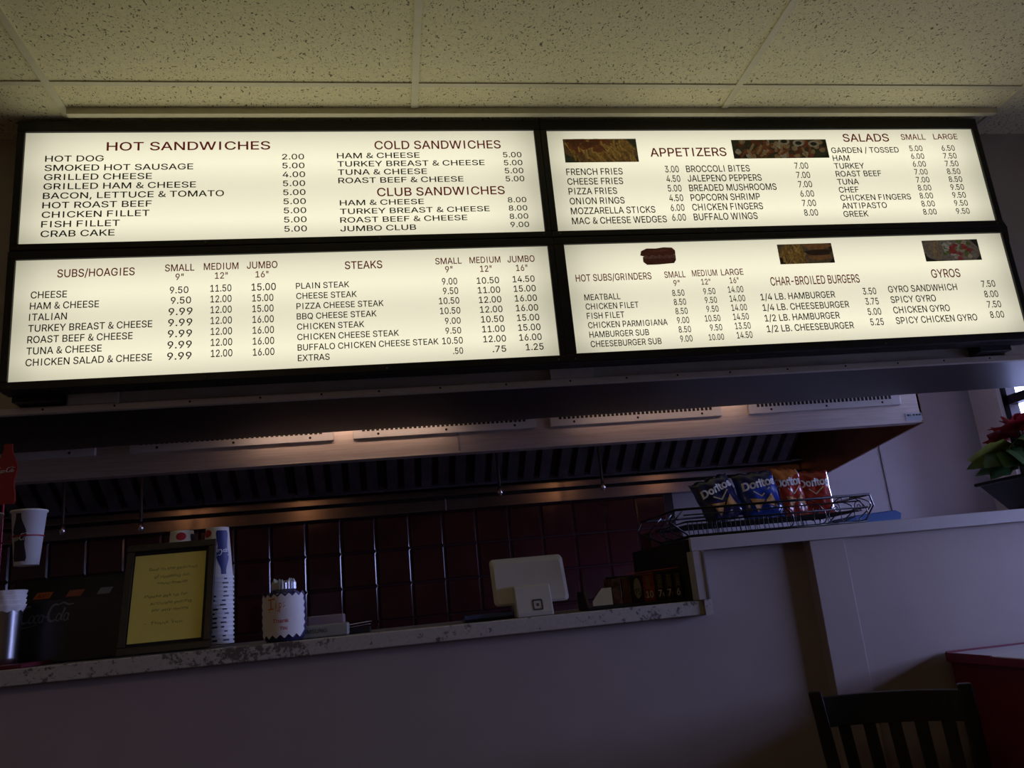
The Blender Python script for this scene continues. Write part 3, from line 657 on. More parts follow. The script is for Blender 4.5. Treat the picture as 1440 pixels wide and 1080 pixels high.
for key, (x0, x1, z0, z1, X0, X1, Z0, Z1) in BOARDS.items():
    t = thing('menu_board', LAB[key], 'menu board', ((X0 + X1) / 2, 2.79, Z0), 'lit menu boards over the counter')
    b = MB()                                                        # open box behind the panel
    b.box(X0, X1, 2.748, 2.800, Z0, Z1)
    obj('case', b, M_BLACK, t)
    if key in ('LL', 'LR'):
        bx_ = (-1.205, -1.062) if key == 'LL' else (2.352, 2.492)
        obj('mount_bracket', MB().box(*bx_, 2.79, 2.8585, 1.908, 1.960), M_BLACK, t, bevel=.002)
    obj('mount_bracket', MB().box((X0 + X1) / 2 - .1, (X0 + X1) / 2 + .1, 2.795, 2.8585, (Z0 + Z1) / 2, (Z0 + Z1) / 2 + .04), M_BLACK, t)
    b = MB()
    b.box(X0, X1, 2.720, 2.748, z1, Z1).box(X0, X1, 2.720, 2.748, Z0, z0).box(X0, x0, 2.720, 2.748, z0, z1).box(x1, X1, 2.720, 2.748, z0, z1)
    obj('frame', b, M_BLACK, t, bevel=.003)
    obj('lit_panel', MB().box(x0 - .002, x1 + .002, 2.730, 2.744, z0 - .002, z1 + .002), M_PANEL, t)
    fn = lambda u, v: (u, 2.7293, v)
    for col, cap, wd, ref, (u0, v0, u1, v1), rows in MENU[key]:
        n = len(rows); base = text(rows[ref]); sx = wd / base.size()[1]; ink = Flat()
        for i, s in enumerate(rows):
            f = i / (n - 1) if n > 1 else 0
            ink.join(text(s).moved(u0 + (u1 - u0) * f, v0 + (v1 - v0) * f, sx, cap))
        o = flat_obj('heading' if col else 'price_column' if rows[0][-1].isdigit() and '.' in rows[0] and 'LB' not in rows[0] else 'item_list', ink, fn, M_REDINK if col else M_INK, t)
        if col: o['label'] = 'dark red heading'
    for k, a0, a1, c0, c1 in PHOTOS.get(key, []):
        o = food_photo(k, a0, a1, c0, c1, t)
        o['label'] = {'fries': 'small photo of chicken and fries', 'appetizer': 'small photo of mixed fried appetizers', 'burger': 'small photo of a burger with fries', 'gyro': 'small photo of a gyro plate'}[k]
    if key == 'LR':
        b = MB(); yy = 2.7284
        def pt(pts, mi):
            global yy
            yy -= .00002; b.add([(u * 1.03019, yy, 1.13 + (v - 1.13) * 1.03019) for u, v in pts], [tuple(range(len(pts)))], mi)
        up_ = [(.957, 2.302), (.962, 2.319), (.985, 2.329), (1.02, 2.328), (1.05, 2.332), (1.082, 2.330), (1.093, 2.318), (1.092, 2.303), (1.06, 2.298), (1.0, 2.296), (.975, 2.296)]
        lo_ = [(.966, 2.296), (1.092, 2.302), (1.091, 2.280), (1.082, 2.268), (1.02, 2.264), (.978, 2.264), (.965, 2.276)]
        pt(lo_, 0); pt(up_, 0)
        pt([(.97 + .12 * k / 12, 2.300 + .004 * math.sin(k * 2.3)) for k in range(13)] + [(.97 + .12 * k / 12, 2.288 + .005 * math.sin(k * 3.1)) for k in range(12, -1, -1)], 1)
        pt([(.99, 2.318), (1.03, 2.320), (1.07, 2.320), (1.03, 2.314)], 2)
        o = obj('food_photo', b, [foodmat('sub_roll', (.13, .035, .020)), foodmat('sub_meat', (.22, .10, .07)), foodmat('sub_shine', (.20, .07, .035))], t, fix=False)
        o['label'] = 'cut-out picture of a long sandwich'
    b = MB()
    for x in (X0 + .03, (X0 + X1) / 2 - .3, (X0 + X1) / 2 + .3, X1 - .03):
        b = MB().add([(x + .004 * math.cos(a * PI / 4), 2.7185, Z0 + .012 + .004 * math.sin(a * PI / 4)) for a in range(8)] + [(x, 2.717, Z0 + .012)], [(a, (a + 1) % 8, 8) for a in range(8)])
        obj('screw', b, mat('screw_steel', (.12, .12, .12), rough=.3, metal=.8), t)

# pale blocks the boards sit on
for x0, x1, lab in ((-1.050, -.892, 'pale filler block under the left end of the lower left menu board'), (.615, .778, 'pale filler block under the gap between the lower menu boards'), (2.497, 2.66, 'pale filler block under the right end of the lower right menu board')):
    tag(obj('filler_block', MB().box(x0, x1, 2.8375, 2.8602, HB + .0225, 1.955), M_CREAM, bevel=.0015), lab, 'block', 'filler blocks under the menu boards')
cb = MB().tube([(2.547, 2.780, 2.510), (2.575, 2.770, 2.480), (2.604, 2.780, 2.438), (2.617, 2.800, 2.387), (2.596, 2.840, 2.346), (2.570, 2.880, 2.325), (2.549, 2.900, 2.325)], .006, 8)
tag(obj('power_cable', cb, M_BLACK), 'black power cable looping between the right ends of the two right menu boards', 'cable')
# ---------------------------------------------------------------- kitchen behind the counter
b = MB(); tl = .200
x0t = .315 - tl * 15
b.box(x0t - .01, 1.765, YB - .012, YB - .002, .9, 1.70, 0)
for i in range(24):
    for j in range(4):
        xa, xb = x0t + i * tl + .003, x0t + (i + 1) * tl - .003
        za, zb = 1.483 + .199 * (1 - j) + .003 - .199, 1.483 + .199 * (1 - j) - .003
        if xb > 1.766: continue
        zb = min(zb, 1.70)
        if zb - za < .02: continue
        e = .009; yo, yi = YB - .020, YB - .012
        P = [(xa, yi, za), (xb, yi, za), (xb, yi, zb), (xa, yi, zb), (xa + e, yo, za + e), (xb - e, yo, za + e), (xb - e, yo, zb - e), (xa + e, yo, zb - e)]
        b.add(P, [(4, 5, 6, 7), (0, 1, 5, 4), (1, 2, 6, 5), (2, 3, 7, 6), (3, 0, 4, 7)], 1)
struct('wall_back_tiling', b, [M_GROUT, M_REDTILE])

hd = thing('exhaust_hood', 'long stainless steel exhaust hood over the kitchen with slotted white vents', 'range hood', (0, 4.2, 1.68))
HX0, HX1 = -2.55, 2.632
b = MB().box(HX0, HX1, 3.60, 3.615, 1.795, 2.40)
b.box(HX0, HX1, 3.60, 3.66, 1.790, 1.797)
obj('front_panel', b, M_STEEL, hd, bevel=.002)
obj('front_seam', MB().box(.322, .330, 3.596, 3.601, 1.80, 1.878), M_STRIP, hd)
obj('top_panel', MB().box(HX0, HX1, 3.60, YB - .003, 2.40, 2.415), M_STEELD, hd)
def end_panel(xa, xb):
    poly = [(3.60, 1.788), (4.60, 1.690), (YB - .003, 1.685), (YB - .003, 2.40), (3.60, 2.40)]
    return MB().prism(poly, lambda u, v, d: (d, u, v), xa, xb)
M_COPPER_REFL = mat('copper_reflection_stainless', (.36, .20, .13), rough=.35, metal=.8, var=.3, scale=4)  # the copper tone is a warm reflection put into the steel's colour
obj('end_panel', end_panel(HX1 - .014, HX1), M_COPPER_REFL, hd)
obj('end_panel', end_panel(HX0, HX0 + .014), M_COPPER_REFL, hd)
# grease trough in two bands along the back
tr = MB().box(HX0 + .02, HX1 - .02, 4.85, YB - .003, 1.681, 1.746)
obj('grease_trough', tr, M_TROUGH, hd, bevel=.003)
obj('trough_lip', MB().box(HX0 + .02, HX1 - .02, 4.86, YB - .003, 1.766, 1.806), M_TROUGH, hd, bevel=.003)
obj('trough_joint', MB().box(.33, .338, 4.846, 4.852, 1.68, 1.748), M_STRIP, hd)
obj('rail_pipe', MB().tube([(HX0 + .02, 4.80, 1.822), (HX1 - .02, 4.80, 1.822)], .007, 8), M_STEELD, hd)
obj('back_plate', MB().box(HX0 + .02, HX1 - .02, 4.90, YB - .003, 1.746, 2.40), M_BLACKM, hd)
M_BAFFLE = mat('grey_baffle_metal', (.10, .10, .13), rough=.45, metal=.3, var=.3, scale=9)
ya, za, yb_, zb_ = 4.80, 1.835, 4.10, 2.30
fl_ = 0.507
nf = int((HX1 - .10 - (HX0 + .05)) / fl_)
dy, dz = yb_ - ya, zb_ - za; L_ = math.hypot(dy, dz); ny, nz_ = -dz / L_, dy / L_      # normal facing the room and down
for i in range(nf):
    fx = HX1 - .11 - (i + 1) * fl_
    b = MB()
    def slab(xa, xb, s0, s1, d0, d1, mi):
        P = []
        for d in (d0, d1):
            for x, s in ((xa, s0), (xb, s0), (xb, s1), (xa, s1)):
                P.append((x, ya + dy * s + ny * d, za + dz * s + nz_ * d))
        b.hexa(P, mi)
    slab(fx + .004, fx + fl_ - .004, 0, 1, 0.0, .004, 1)
    for k in range(5):
        slab(fx + .012 + k * .098, fx + .012 + k * .098 + .060, .015, .985, .004, .030, 0)
    slab(fx + .004, fx + fl_ - .004, 0, .02, .004, .034, 0); slab(fx + .004, fx + fl_ - .004, .98, 1, .004, .034, 0)
    obj('baffle_filter', b, [M_BAFFLE, M_BLACKM], hd)
for vx0, vx1 in ((-2.06, -1.208), (-1.070, -.224), (-.139, .685), (.753, 1.584), (1.724, 2.516)):
    b = MB().box(vx0, vx1, 3.580, 3.600, 1.881, 2.0)
    v = obj('supply_vent', b, M_VENT, hd, bevel=.002)
    n = int((vx1 - vx0 - .08) / .0205); b = MB(); st = (vx1 - vx0 - .08) / n
    for k in range(n): b.box(vx0 + .04 + k * st, vx0 + .04 + k * st + .0125, 3.5785, 3.582, 1.9115, 1.99)
    obj('slots', b, M_BLACKM, v)
    for x in (vx0 + .11, (vx0 + vx1) / 2, vx1 - .10):
        obj('screw', MB().add([(x + .006 * math.cos(a * PI / 4), 3.5783, 1.897 + .006 * math.sin(a * PI / 4)) for a in range(8)], [tuple(range(8))]), M_BLACKM, v, fix=False)
st = obj('sticker', MB().box(2.535, 2.625, 3.597, 3.5995, 1.800, 1.838), mat('pale_sticker', (.5, .55, .62), rough=.5, var=.03), hd)
b = MB()
for k, w in enumerate((.012, .004, .010, .012, .012)): b.box(2.545 + k * .0155, 2.545 + k * .0155 + w, 3.5962, 3.5972, 1.824, 1.831)
obj('sticker_print', b, M_INK, st)
for i, (nx, nz) in enumerate(((-1.586, 1.665), (-1.222, 1.650), (.589, 1.695), (1.155, 1.680))):
    n_ = obj('nozzle_pipe', MB().tube([(nx, 4.3, 2.39), (nx, 4.3, nz + .03)], .008, 8), M_BLACK, hd)
    nb = MB().lathe([(0, nz - .022), (.010, nz - .018), (.016, nz - .004), (.012, nz + .010), (.008, nz + .03), (0, nz + .03)], nx, 4.3, 12)
    obj('nozzle', nb, M_ALU, n_)
for lx in (-1.36, -.59, 1.26, 2.04):          # bulbs behind the front lip; they show only as warm streaks on the trough
    z = 1.888; y = 3.73
    lb = obj('hood_lamp', MB().lathe([(0, z + .20), (.035, z + .20), (.035, z + .075), (.03, z + .07), (0, z + .07)], lx, y, 16).box(lx - .02, lx + .02, 3.616, y, z + .12, z + .15), M_STEELD, hd)
    obj('bulb', MB().lathe([(0, z - .034), (.018, z - .030), (.030, z - .012), (.033, z + .006), (.026, z + .032), (.016, z + .055), (.016, z + .07), (0, z + .07)], lx, y, 16), M_BULB, lb)

# two unseen strip lamps behind the header, added to brighten the hood front
for k, (lx, pw, lab) in enumerate(((-.15, 1.0, 'added unseen strip lamp on the kitchen side of the header, above the framed notice'), (1.35, .4, 'added unseen strip lamp on the kitchen side of the header, above the packet rack'))):
    sl = thing('added_strip_light', lab, 'lamp', (lx, hback(lx) + .03, 1.93), 'added strip lamps behind the header')
    obj('housing', MB().box(lx - .46, lx + .46, hback(lx + .46) + .004, hback(lx) + .036, 1.955, 1.985), M_VENT, sl, bevel=.003)
    obj('tube', MB().tube([(lx - .45, hback(lx) + .040, 1.970), (lx + .45, hback(lx) + .040, 1.970)], .008, 10), mat('warm_tube', (1, .7, .5), emit=1.5, ecol=(1, .62, .45)), sl)
    pd = bpy.data.lights.new('hood_fill_light', 'AREA'); pd.energy = HOOD_FILL_WATTS * pw; pd.color = (1, .66, .48); pd.shape = 'RECTANGLE'; pd.size = .85; pd.size_y = .02
    po = bpy.data.objects.new('hood_fill_light', pd); C.objects.link(po); po.parent = sl; po.location = (0, .030, .035); po.rotation_euler = (math.radians(70), 0, 0)

# ---------------------------------------------------------------- cup display stand with sign
ZT = 1.0765     # counter top
def cone_map(cx, cy, rfn, ang0, eps=.0007, z0=0):
    """wraps flat art (u sideways, v up) round an upright cone; ang0 is the facing direction"""
    def fn(u, v):
        r = rfn(v) + eps; a = ang0 + u / r
        return (cx + r * math.cos(a), cy + r * math.sin(a), z0 + v)
    return fn
def paper_cup(name, label, cx, cy, z0, inverted=False, group=None, h=.162, rb=.033, rt_=.047, ang=-PI / 2, art=True, disc=None):
    t = thing(name, label, 'cup', (cx, cy, z0), group)
    rf = (lambda v: rt_ + .0 + (rb - rt_) * v / h) if inverted else (lambda v: rb + (rt_ - rb) * v / h)
    if inverted: prof = [(rf(0) + .003, .000), (rf(0) + .0035, .005), (rf(0), .008), (rf(h), h), (rf(h) - .003, h), (rf(h) - .004, h - .006), (0, h - .006)]
    else: prof = [(0, .006), (rb - .003, .006), (rb - .002, 0), (rb, .001), (rf(h - .006), h - .006), (rt_ + .0035, h - .005), (rt_ + .003, h), (rt_ - .001, h - .001), (rf(h - .01) - .002, h - .012), (rb - .002, .010), (0, .010)]
    bd = obj('cup_body', MB().lathe([(r, z0 + z) for r, z in prof], cx, cy, 32), M_CUP, t)
    if art:
        fn = cone_map(cx, cy, rf, ang, z0=z0)
        g = grid_fill(lambda z: bottle_half(z) * .044, h * .86)
        g2 = g.moved(0, h * .07)
        lg_ = LOGO.moved(-.030, 0, .058 / 6.2, .020 / 1.9).moved(0, h * .44)
        fn2 = cone_map(cx, cy, rf, ang, eps=.0012, z0=z0)
        if inverted:
            g2 = Flat(); g2.v = [(-x, h - y) for x, y in g.moved(0, h * .07).v]; g2.f = g.f
            l2 = Flat(); l2.v = [(-x, h - y) for x, y in lg_.v]; l2.f = lg_.f; lg_ = l2
        bo = flat_obj('bottle_print', g2, fn, M_BLUEP if inverted else M_NAVY, bd)
        flat_obj('script_lettering', lg_, fn2, M_WHITEP, bd)
        if disc is not None:
            d = grid_fill(lambda z: .016 * math.sqrt(max(0, 1 - (2 * z - 1) ** 2)), .026, 10, 6).moved(0, h * .80)
            flat_obj('red_disc_print', d, cone_map(cx, cy, rf, ang + disc, z0=z0), M_RED, bd)
    return t
sx, sy = -1.105, 2.63
ds = thing('cup_display_stand', 'cup stand with a red bottle shaped sign at the left end of the counter', 'display stand', (sx, sy, ZT))
obj('base', MB().box(sx - .14, sx + .09, sy - .115, sy + .10, ZT, ZT + .012), mat('dark_red_metal', (.10, .01, .02), rough=.4), ds, bevel=.003)
tb = MB().lathe([(0, ZT + .012), (.036, ZT + .012), (.038, ZT + .03), (.044, ZT + .165), (.045, ZT + .17), (.042, ZT + .17), (.036, ZT + .03), (0, ZT + .03)], sx - .004, sy - .01, 32)
obj('cup_tube', tb, M_ALU, ds)
obj('pole', MB().tube([(sx - .060, sy + .06, ZT + .012), (sx - .060, sy + .06, 1.60)], .0035, 8), mat('red_wire', (.35, .02, .05), rough=.3, metal=.2), ds)
bs = MB(); poly = bottle_outline(.062, .188)
bs.prism(poly, lambda u, v, d: (sx - .056 + u, d, 1.558 + v), sy - .004 + .06, sy + .004 + .06)
sg = obj('bottle_sign', bs, M_SIGNRED, ds)
flat_obj('script_lettering', LOGO.moved(0, 0, .054 / 6.6, .016 / 1.9).moved(-.029, .098), lambda u, v: (sx - .056 + u, sy + .0548, 1.558 + v), M_WHITEP, sg)
for s_, cx_ in ((1, sx + .040), (-1, sx - .084)):
    ring = [(cx_ + .0425 * math.cos(a * PI / 14), sy + .0425 * math.sin(a * PI / 14), 1.447) for a in range(28)]
    b = MB().tube(ring, .0022, 6, closed=True)
    ex = cx_ - s_ * .0425 * .6; ey = sy + .0425 * .8
    b.tube([(ex, ey, 1.447), (sx - .060, sy + .06, 1.440)], .0022, 6)
    obj('cup_ring', b, MATS['red_wire'], ds)
paper_cup('paper_cup', 'white soda cup with black bottle picture, held right of the red bottle sign', sx + .040, sy, 1.362, ang=-PI / 2 - .25)
paper_cup('paper_cup', 'white soda cup at the left picture edge, left of the red bottle sign', sx - .084, sy, 1.362, ang=-PI / 2 + .2)
for k in range(4):
    nm = ('lowest', 'second', 'third', 'topmost')[k]
    t = thing('paper_cup', 'white paper cup, %s of the four rims standing in the metal tube' % nm, 'cup', (sx - .004, sy - .01, ZT + .12 + .014 * k), 'cups in the metal tube')
    z = ZT + .075 + .0135 * k
    pr = [(.034, z), (.0395, z + .075), (.048, z + .0955 - .006), (.0515, z + .098), (.0515, z + .101), (.047, z + .101), (.038, z + .075), (.032, z + .004), (0, z + .003)]
    rr = random.Random(k); n = 40
    mb = MB(); vs_ = []
    for i, (r, zz) in enumerate(pr):
        for q in range(n):
            wob = 1 + (.035 * math.sin(q * 2 * PI * 10 / n + k) if 1 <= i <= 5 else 0)
            vs_.append((sx - .004 + r * wob * math.cos(2 * PI * q / n), sy - .01 + r * wob * math.sin(2 * PI * q / n), zz))
    mb.add(vs_, [(i * n + q, i * n + (q + 1) % n, (i + 1) * n + (q + 1) % n, (i + 1) * n + q) for i in range(len(pr) - 1) for q in range(n)], 0, True)
    obj('cup_body', mb, M_CUP, t)

# ---------------------------------------------------------------- black soft drink dispenser
dp = thing('drink_dispenser', 'black soft drink dispenser with small orange flavour labels behind the stand', 'dispenser', (-.94, 2.86, ZT))
bd = MB().prism([(2.735, ZT + .001), (3.02, ZT + .001), (3.02, 1.33), (2.80, 1.33), (2.742, 1.262)], lambda u, v, d: (d, u, v), -1.16, -.80)
obj('body', bd, M_BLACK, dp, bevel=.004)
def on_slope(u, v): return (u, 2.742 + (v - 1.262) * .058 / .068 - .0012, v)
for (xa, xb), mm, nm in (((-1.088, -1.035), mat('orange_label', (.42, .09, .02), rough=.5), 'flavour_label'), ((-.995, -.945), mat('brown_orange_label', (.26, .06, .035), rough=.5), 'flavour_label'), ((-.905, -.862), M_GREYP, 'flavour_label')):
    g = Flat(); g.poly([(xa, 1.268), (xb - .006, 1.268), (xb, 1.288), (xa + .006, 1.288)])
    fl2 = flat_obj(nm, g, on_slope, mm, dp)
g = text('ROOT', .01).moved(-1.078, 1.2725, .0085, .010, .15); flat_obj('label_print', g, lambda u, v: tuple(p - (0, .0006, 0)[i] for i, p in enumerate(on_slope(u, v))), M_INK, dp)
flat_obj('script_lettering', LOGO.moved(0, 0, .155 / 6.6, .055 / 1.9).moved(-1.125, 1.195), lambda u, v: (u, 2.735 + (v - ZT) / (1.262 - ZT) * .007 - .001, v), M_GREYP, dp)

# ---------------------------------------------------------------- framed yellow notice
fr = thing('picture_frame', 'dark wooden picture frame holding a handwritten yellow notice on the counter', 'picture frame', (-.662, 2.60, ZT))
FX0, FX1, FH = -.793, -.531, .330; fc = (FX0 + FX1) / 2
lean = math.radians(15)
def fp(u, v, d):        # u across, v up the frame, d towards the viewer
    tw = .10 * u
    return (fc + u, 2.585 + v * math.sin(lean) - d * math.cos(lean) - tw * .6, ZT + .0015 + v * math.cos(lean) + d * math.sin(lean) * .6)
hw = (FX1 - FX0) / 2; bw = .022
b = MB()
for (a0, a1, c0, c1) in ((-hw, hw, 0, bw), (-hw, hw, FH - bw, FH), (-hw, -hw + bw, bw, FH - bw), (hw - bw, hw, bw, FH - bw)):
    b.hexa([fp(a0, c0, 0), fp(a1, c0, 0), fp(a1, c1, 0), fp(a0, c1, 0), fp(a0, c0, .018), fp(a1, c0, .018), fp(a1, c1, .018), fp(a0, c1, .018)])
obj('frame', b, M_FRAME, fr, bevel=.003)
def panel(a0, a1, c0, c1, d0, d1): return MB().hexa([fp(a0, c0, d0), fp(a1, c0, d0), fp(a1, c1, d0), fp(a0, c1, d0), fp(a0, c0, d1), fp(a1, c0, d1), fp(a1, c1, d1), fp(a0, c1, d1)])
obj('mat_board', panel(-hw + bw, hw - bw, bw, FH - bw, .002, .008), M_BLACKM, fr)
pp = obj('notice_paper', panel(-.106, .102, .033, .296, .0082, .0088), M_YELLOW, fr)
g = Flat(); rnd = random.Random(3)
for s, x0, x1, y, cap in (('Due to the process', -.062, .078, .246, .0085), ('of updating our', -.045, .058, .222, .0085), ('menu boards', -.035, .052, .202, .0075), ('Please ask us for', -.068, .055, .163, .0085), ('accurate pricing', -.050, .068, .142, .0080), ('for any items', -.045, .060, .121, .0080), ('-  Thank You', -.064, .045, .083, .0080)):
    q = text(s, -.004); k = (x1 - x0) / q.size()[1]
    m_ = q.moved(x0, y, k, cap, .15)
    m_.v = [(x, yy + .0012 * math.sin(x * 160) + .0010 * math.sin(x * 510)) for x, yy in m_.v]
    g.join(m_)
flat_obj('handwriting', g, lambda u, v: fp(u, v, .0093), M_PENCIL, pp)
b = MB().hexa([(fc - .03, 2.665, ZT + .20), (fc + .03, 2.665, ZT + .20), (fc + .03, 2.672, ZT + .20), (fc - .03, 2.672, ZT + .20), (fc - .04, 2.735, ZT), (fc + .04, 2.735, ZT), (fc + .04, 2.742, ZT), (fc - .04, 2.742, ZT)])
obj('easel_leg', b, M_FRAME, fr)

# ---------------------------------------------------------------- stacks of upside-down cups behind the frame
ORD = ['topmost', 'second', 'third', 'fourth', 'fifth', 'sixth', 'seventh', 'eighth', 'ninth', 'tenth', 'eleventh', 'twelfth', 'thirteenth', 'fourteenth', 'fifteenth', 'sixteenth', 'seventeenth']
def cup_stack(cx, cy, ztop, where, group, ang, n):
    h = .162; pitch = .0134
    for k in range(n):
        z0 = ztop - h - k * pitch
        if z0 < ZT: break
        lab = ('upside-down soda cup with bottle picture on top of ' if k == 0 else 'white paper cup, %s from the top in ' % ORD[k]) + where
        t = paper_cup('paper_cup', lab, cx, cy, z0, True, group, h, .0355, .0475, ang, art=(k == 0), disc=-1.35 if k == 0 else None)
        if k:                                   # the band of print that shows above each nested rim
            bodyo = t.children[0]; rnd_ = random.Random(k * 7)
            rf = lambda v: .0475 + (.0355 - .0475) * v / h
            for q in range(2):
                a = ang - .9 + q * .8 + .35 * rnd_.random(); wd = .010 + .012 * rnd_.random()
                g = grid_fill(lambda z: wd / 2, .005, 1, 4).moved(0, .0082)
                flat_obj('rim_print', g, cone_map(cx, cy, rf, a, z0=z0), M_NAVY if q != 2 or k % 4 else M_RED, bodyo)
cup_stack(-.556, 2.79, 1.447, 'the stack right of the frame', 'stacked cups showing beside the frame', -PI / 2 + .62, 17)
cup_stack(-.668, 2.80, 1.446, 'the stack hidden behind the frame', 'stacked cups behind the frame', -PI / 2 + 1.5, 1)
# the hidden stack's carrier: nested cups below its top one (only the upper rims can show from the side)
h_ = .162
for k in range(1, 16):
    z0 = 1.446 - h_ - k * .0134
    if z0 < ZT - .001: break
    paper_cup('paper_cup', 'white paper cup, %s from the top in the stack hidden behind the frame' % ORD[k], -.668, 2.80, z0, True, 'stacked cups behind the frame', h_, .0355, .0475, 0, art=False)

# ---------------------------------------------------------------- tip jar
jx, jy = -.326, 2.600
tj = thing('tip_jar', 'round tip jar with a zigzag-edged white label and a pale crinkled lid', 'jar', (jx, jy, ZT))
prof = [(0, .001), (.052, .001), (.060, .012), (.063, .03), (.063, .122), (.055, .136), (.040, .143), (.0345, .147), (.034, .152), (0, .152)]
jb = obj('glass_body', MB().lathe([(r, ZT + z) for r, z in prof], jx, jy, 40), M_JAR, tj)
n = 48; pr = [(.0335, .148), (.0350, .150), (.0350, .168), (.031, .174), (.012, .172), (0, .172)]
mb = MB(); vs_ = []
for i, (r, z) in enumerate(pr):
    for q in range(n):
        w_ = 1 + (.035 * math.cos(q * PI) if 1 <= i <= 2 else 0); zz = z + (.006 * math.sin(q * .9 + 2) + .004 * math.sin(q * 2.3) if i >= 3 and r > .02 else 0)
        vs_.append((jx + r * w_ * math.cos(2 * PI * q / n), jy + r * w_ * math.sin(2 * PI * q / n), ZT + zz))
mb.add(vs_, [(i * n + q, i * n + (q + 1) % n, (i + 1) * n + (q + 1) % n, (i + 1) * n + q) for i in range(len(pr) - 1) for q in range(n)])
obj('lid', mb, mat('crinkled_foil_lid', (.55, .57, .62), rough=.35, metal=.4), tj)
# label: curved sheet with zigzag rim
A = -PI / 2 + .02; rl = .0650
W2, z0l, z1l = 1.24, .010, .137        # half angle, bottom, top
def zig(t_, amp, n_): f = (t_ * n_) % 1; return amp * (1 - abs(2 * f - 1))
nu, nv = 54, 44
g = Flat(); v = []; f = []
for j in range(nv + 1):
    tv = j / nv
    for i in range(nu + 1):
        tu = i / nu
        narrow = 1 - .10 * max(0, .25 - tv) * 4 - .10 * max(0, tv - .80) * 5
        ha = W2 * narrow - (.12 - zig(tv, .12, 6))
        zb = z0l + zig(tu, .011, 5.5); zt = z1l - .010 + zig(tu + .09, .010, 6)
        v.append(((2 * tu - 1) * ha, zb + (zt - zb) * tv))
for j in range(nv):
    for i in range(nu):
        a = j * (nu + 1) + i; f.append((a, a + 1, a + nu + 2, a + nu + 1))
g.add(v, f)
def on_jar(eps): return lambda a, z: (jx + (rl + eps) * math.cos(A + a), jy + (rl + eps) * math.sin(A + a), ZT + z)
lb = flat_obj('paper_label', g, on_jar(0), M_PAPER, jb)
bk = Flat(); bk.v = [(x * 1.10, (z - .075) * 1.06 + .077) for x, z in g.v]; bk.f = g.f
flat_obj('blue_label_border', bk, on_jar(-.0006), mat('navy_border_paper', (.02, .02, .11), rough=.6), jb)
hwf = Flat()
hwf.ribbon([(-.66, .120), (-.42, .122), (-.30, .122)], .0035); hwf.ribbon([(-.50, .121), (-.50, .094)], .05); hwf.ribbon([(-.66, .093), (-.36, .095)], .0035)
hwf.ribbon([(-.26, .112), (-.25, .092)], .045); hwf.ribbon([(-.10, .110), (-.10, .083)], .035)
hwf.ribbon([(-.10 + .10 * math.sin(t * PI / 8), .1035 + .0065 * math.cos(t * PI / 8)) for t in range(9)], .003)
hwf.ribbon([(.14, .112), (.06, .108), (.15, .101), (.05, .097)], .003); hwf.ribbon([(-.62, .086), (-.15, .088)], .003)
flat_obj('handwritten_tips', hwf, on_jar(.0008), M_ORANGE, lb)
t2 = Flat()
for s, x0, x1, y in (('Thank', -.42, .30, .054), ('You', -.10, .22, .034)):
    q = text(s); t2.join(q.moved(x0, y, (x1 - x0) / q.size()[1], .0105, .0))
flat_obj('handwritten_thanks', t2, on_jar(.0008), M_PINKINK, lb)

# ---------------------------------------------------------------- small boxes and papers beside the jar
pr_ = thing('card_reader_box', 'flat grey plastic box with a maker name on its front, right of the tip jar', 'box', (-.22, 2.66, ZT))
obj('body', MB().box(-.300, -.141, 2.612, 2.70, ZT, ZT + .037), M_GREYPL, pr_, bevel=.006, seg=3)
q = text('SAMSUNG', .004)
flat_obj('maker_lettering', q.moved(-.284, ZT + .014, .080 / q.size()[1], .0105), lambda u, v: (u, 2.6112, v), M_INK, pr_)
bx = obj('plastic_case', MB().box(-.272, -.158, 2.715, 2.80, ZT, ZT + .064), M_PINKPL, bevel=.005); tag(bx, 'low pinkish plastic case standing behind the grey box by the tip jar', 'case')
for k, (dx, rot, lab) in enumerate(((-.118, .25, 'upper of two white paper slips lying right of the grey box'), (-.120, -.1, 'lower of two white paper slips lying right of the grey box'))):
    c, s = math.cos(rot), math.sin(rot); zz = ZT + (.026 if k == 0 else .018)
    P = []
    for dz_ in (0, .0012):
        for u, v in ((-.04, -.03), (.04, -.03), (.04, .03), (-.04, .03)): P.append((dx + u * c - v * s, 2.72 + u * s + v * c, zz + dz_ + .006 * (u > 0)))
    tag(obj('paper_slip', MB().hexa(P), M_PAPER), lab, 'paper', 'paper slips by the jar')
tag(obj('notepad', MB().box(-.157, -.078, 2.685, 2.765, ZT, ZT + .0178), M_BLACKM, bevel=.002), 'small dark notepad under the loose paper slips', 'notepad')

# ---------------------------------------------------------------- tablet register
tk = thing('tablet_register', 'white tablet point of sale register seen from the back on its stand', 'cash register', (.43, 2.62, ZT))
def tp(u, v, d, ang=math.radians(22)):     # tilted back plane
    return (.427 + u, 2.600 + v * math.sin(ang) * .9 - d * math.cos(ang), ZT + .036 + v * math.cos(ang) - d * math.sin(ang))
def rrect(w, h, r, n=6):
    o_ = []
    for cx_, cy_, a0 in ((w - r, h - r, 0), (-w + r, h - r, 90), (-w + r, -h + r, 180), (w - r, -h + r, 270)):
        o_ += [(cx_ + r * math.cos(math.radians(a0 + 90 * i / n)), cy_ + r * math.sin(math.radians(a0 + 90 * i / n))) for i in range(n + 1)]
    return o_
def tp2(u, v, d): return tp(u, v + .080, d)
b = MB(); O0 = rrect(.119, .077, .014); n = len(O0)
O1 = rrect(.108, .066, .012)
b.add([tp2(u, v, -.010) for u, v in O0] + [tp2(u, v, .000) for u, v in O0] + [tp2(u, v, .008) for u, v in O1],
      [tuple(range(n))[::-1]] + [(k, (k + 1) % n, (k + 1) % n + n, k + n) for k in range(n)], 0)
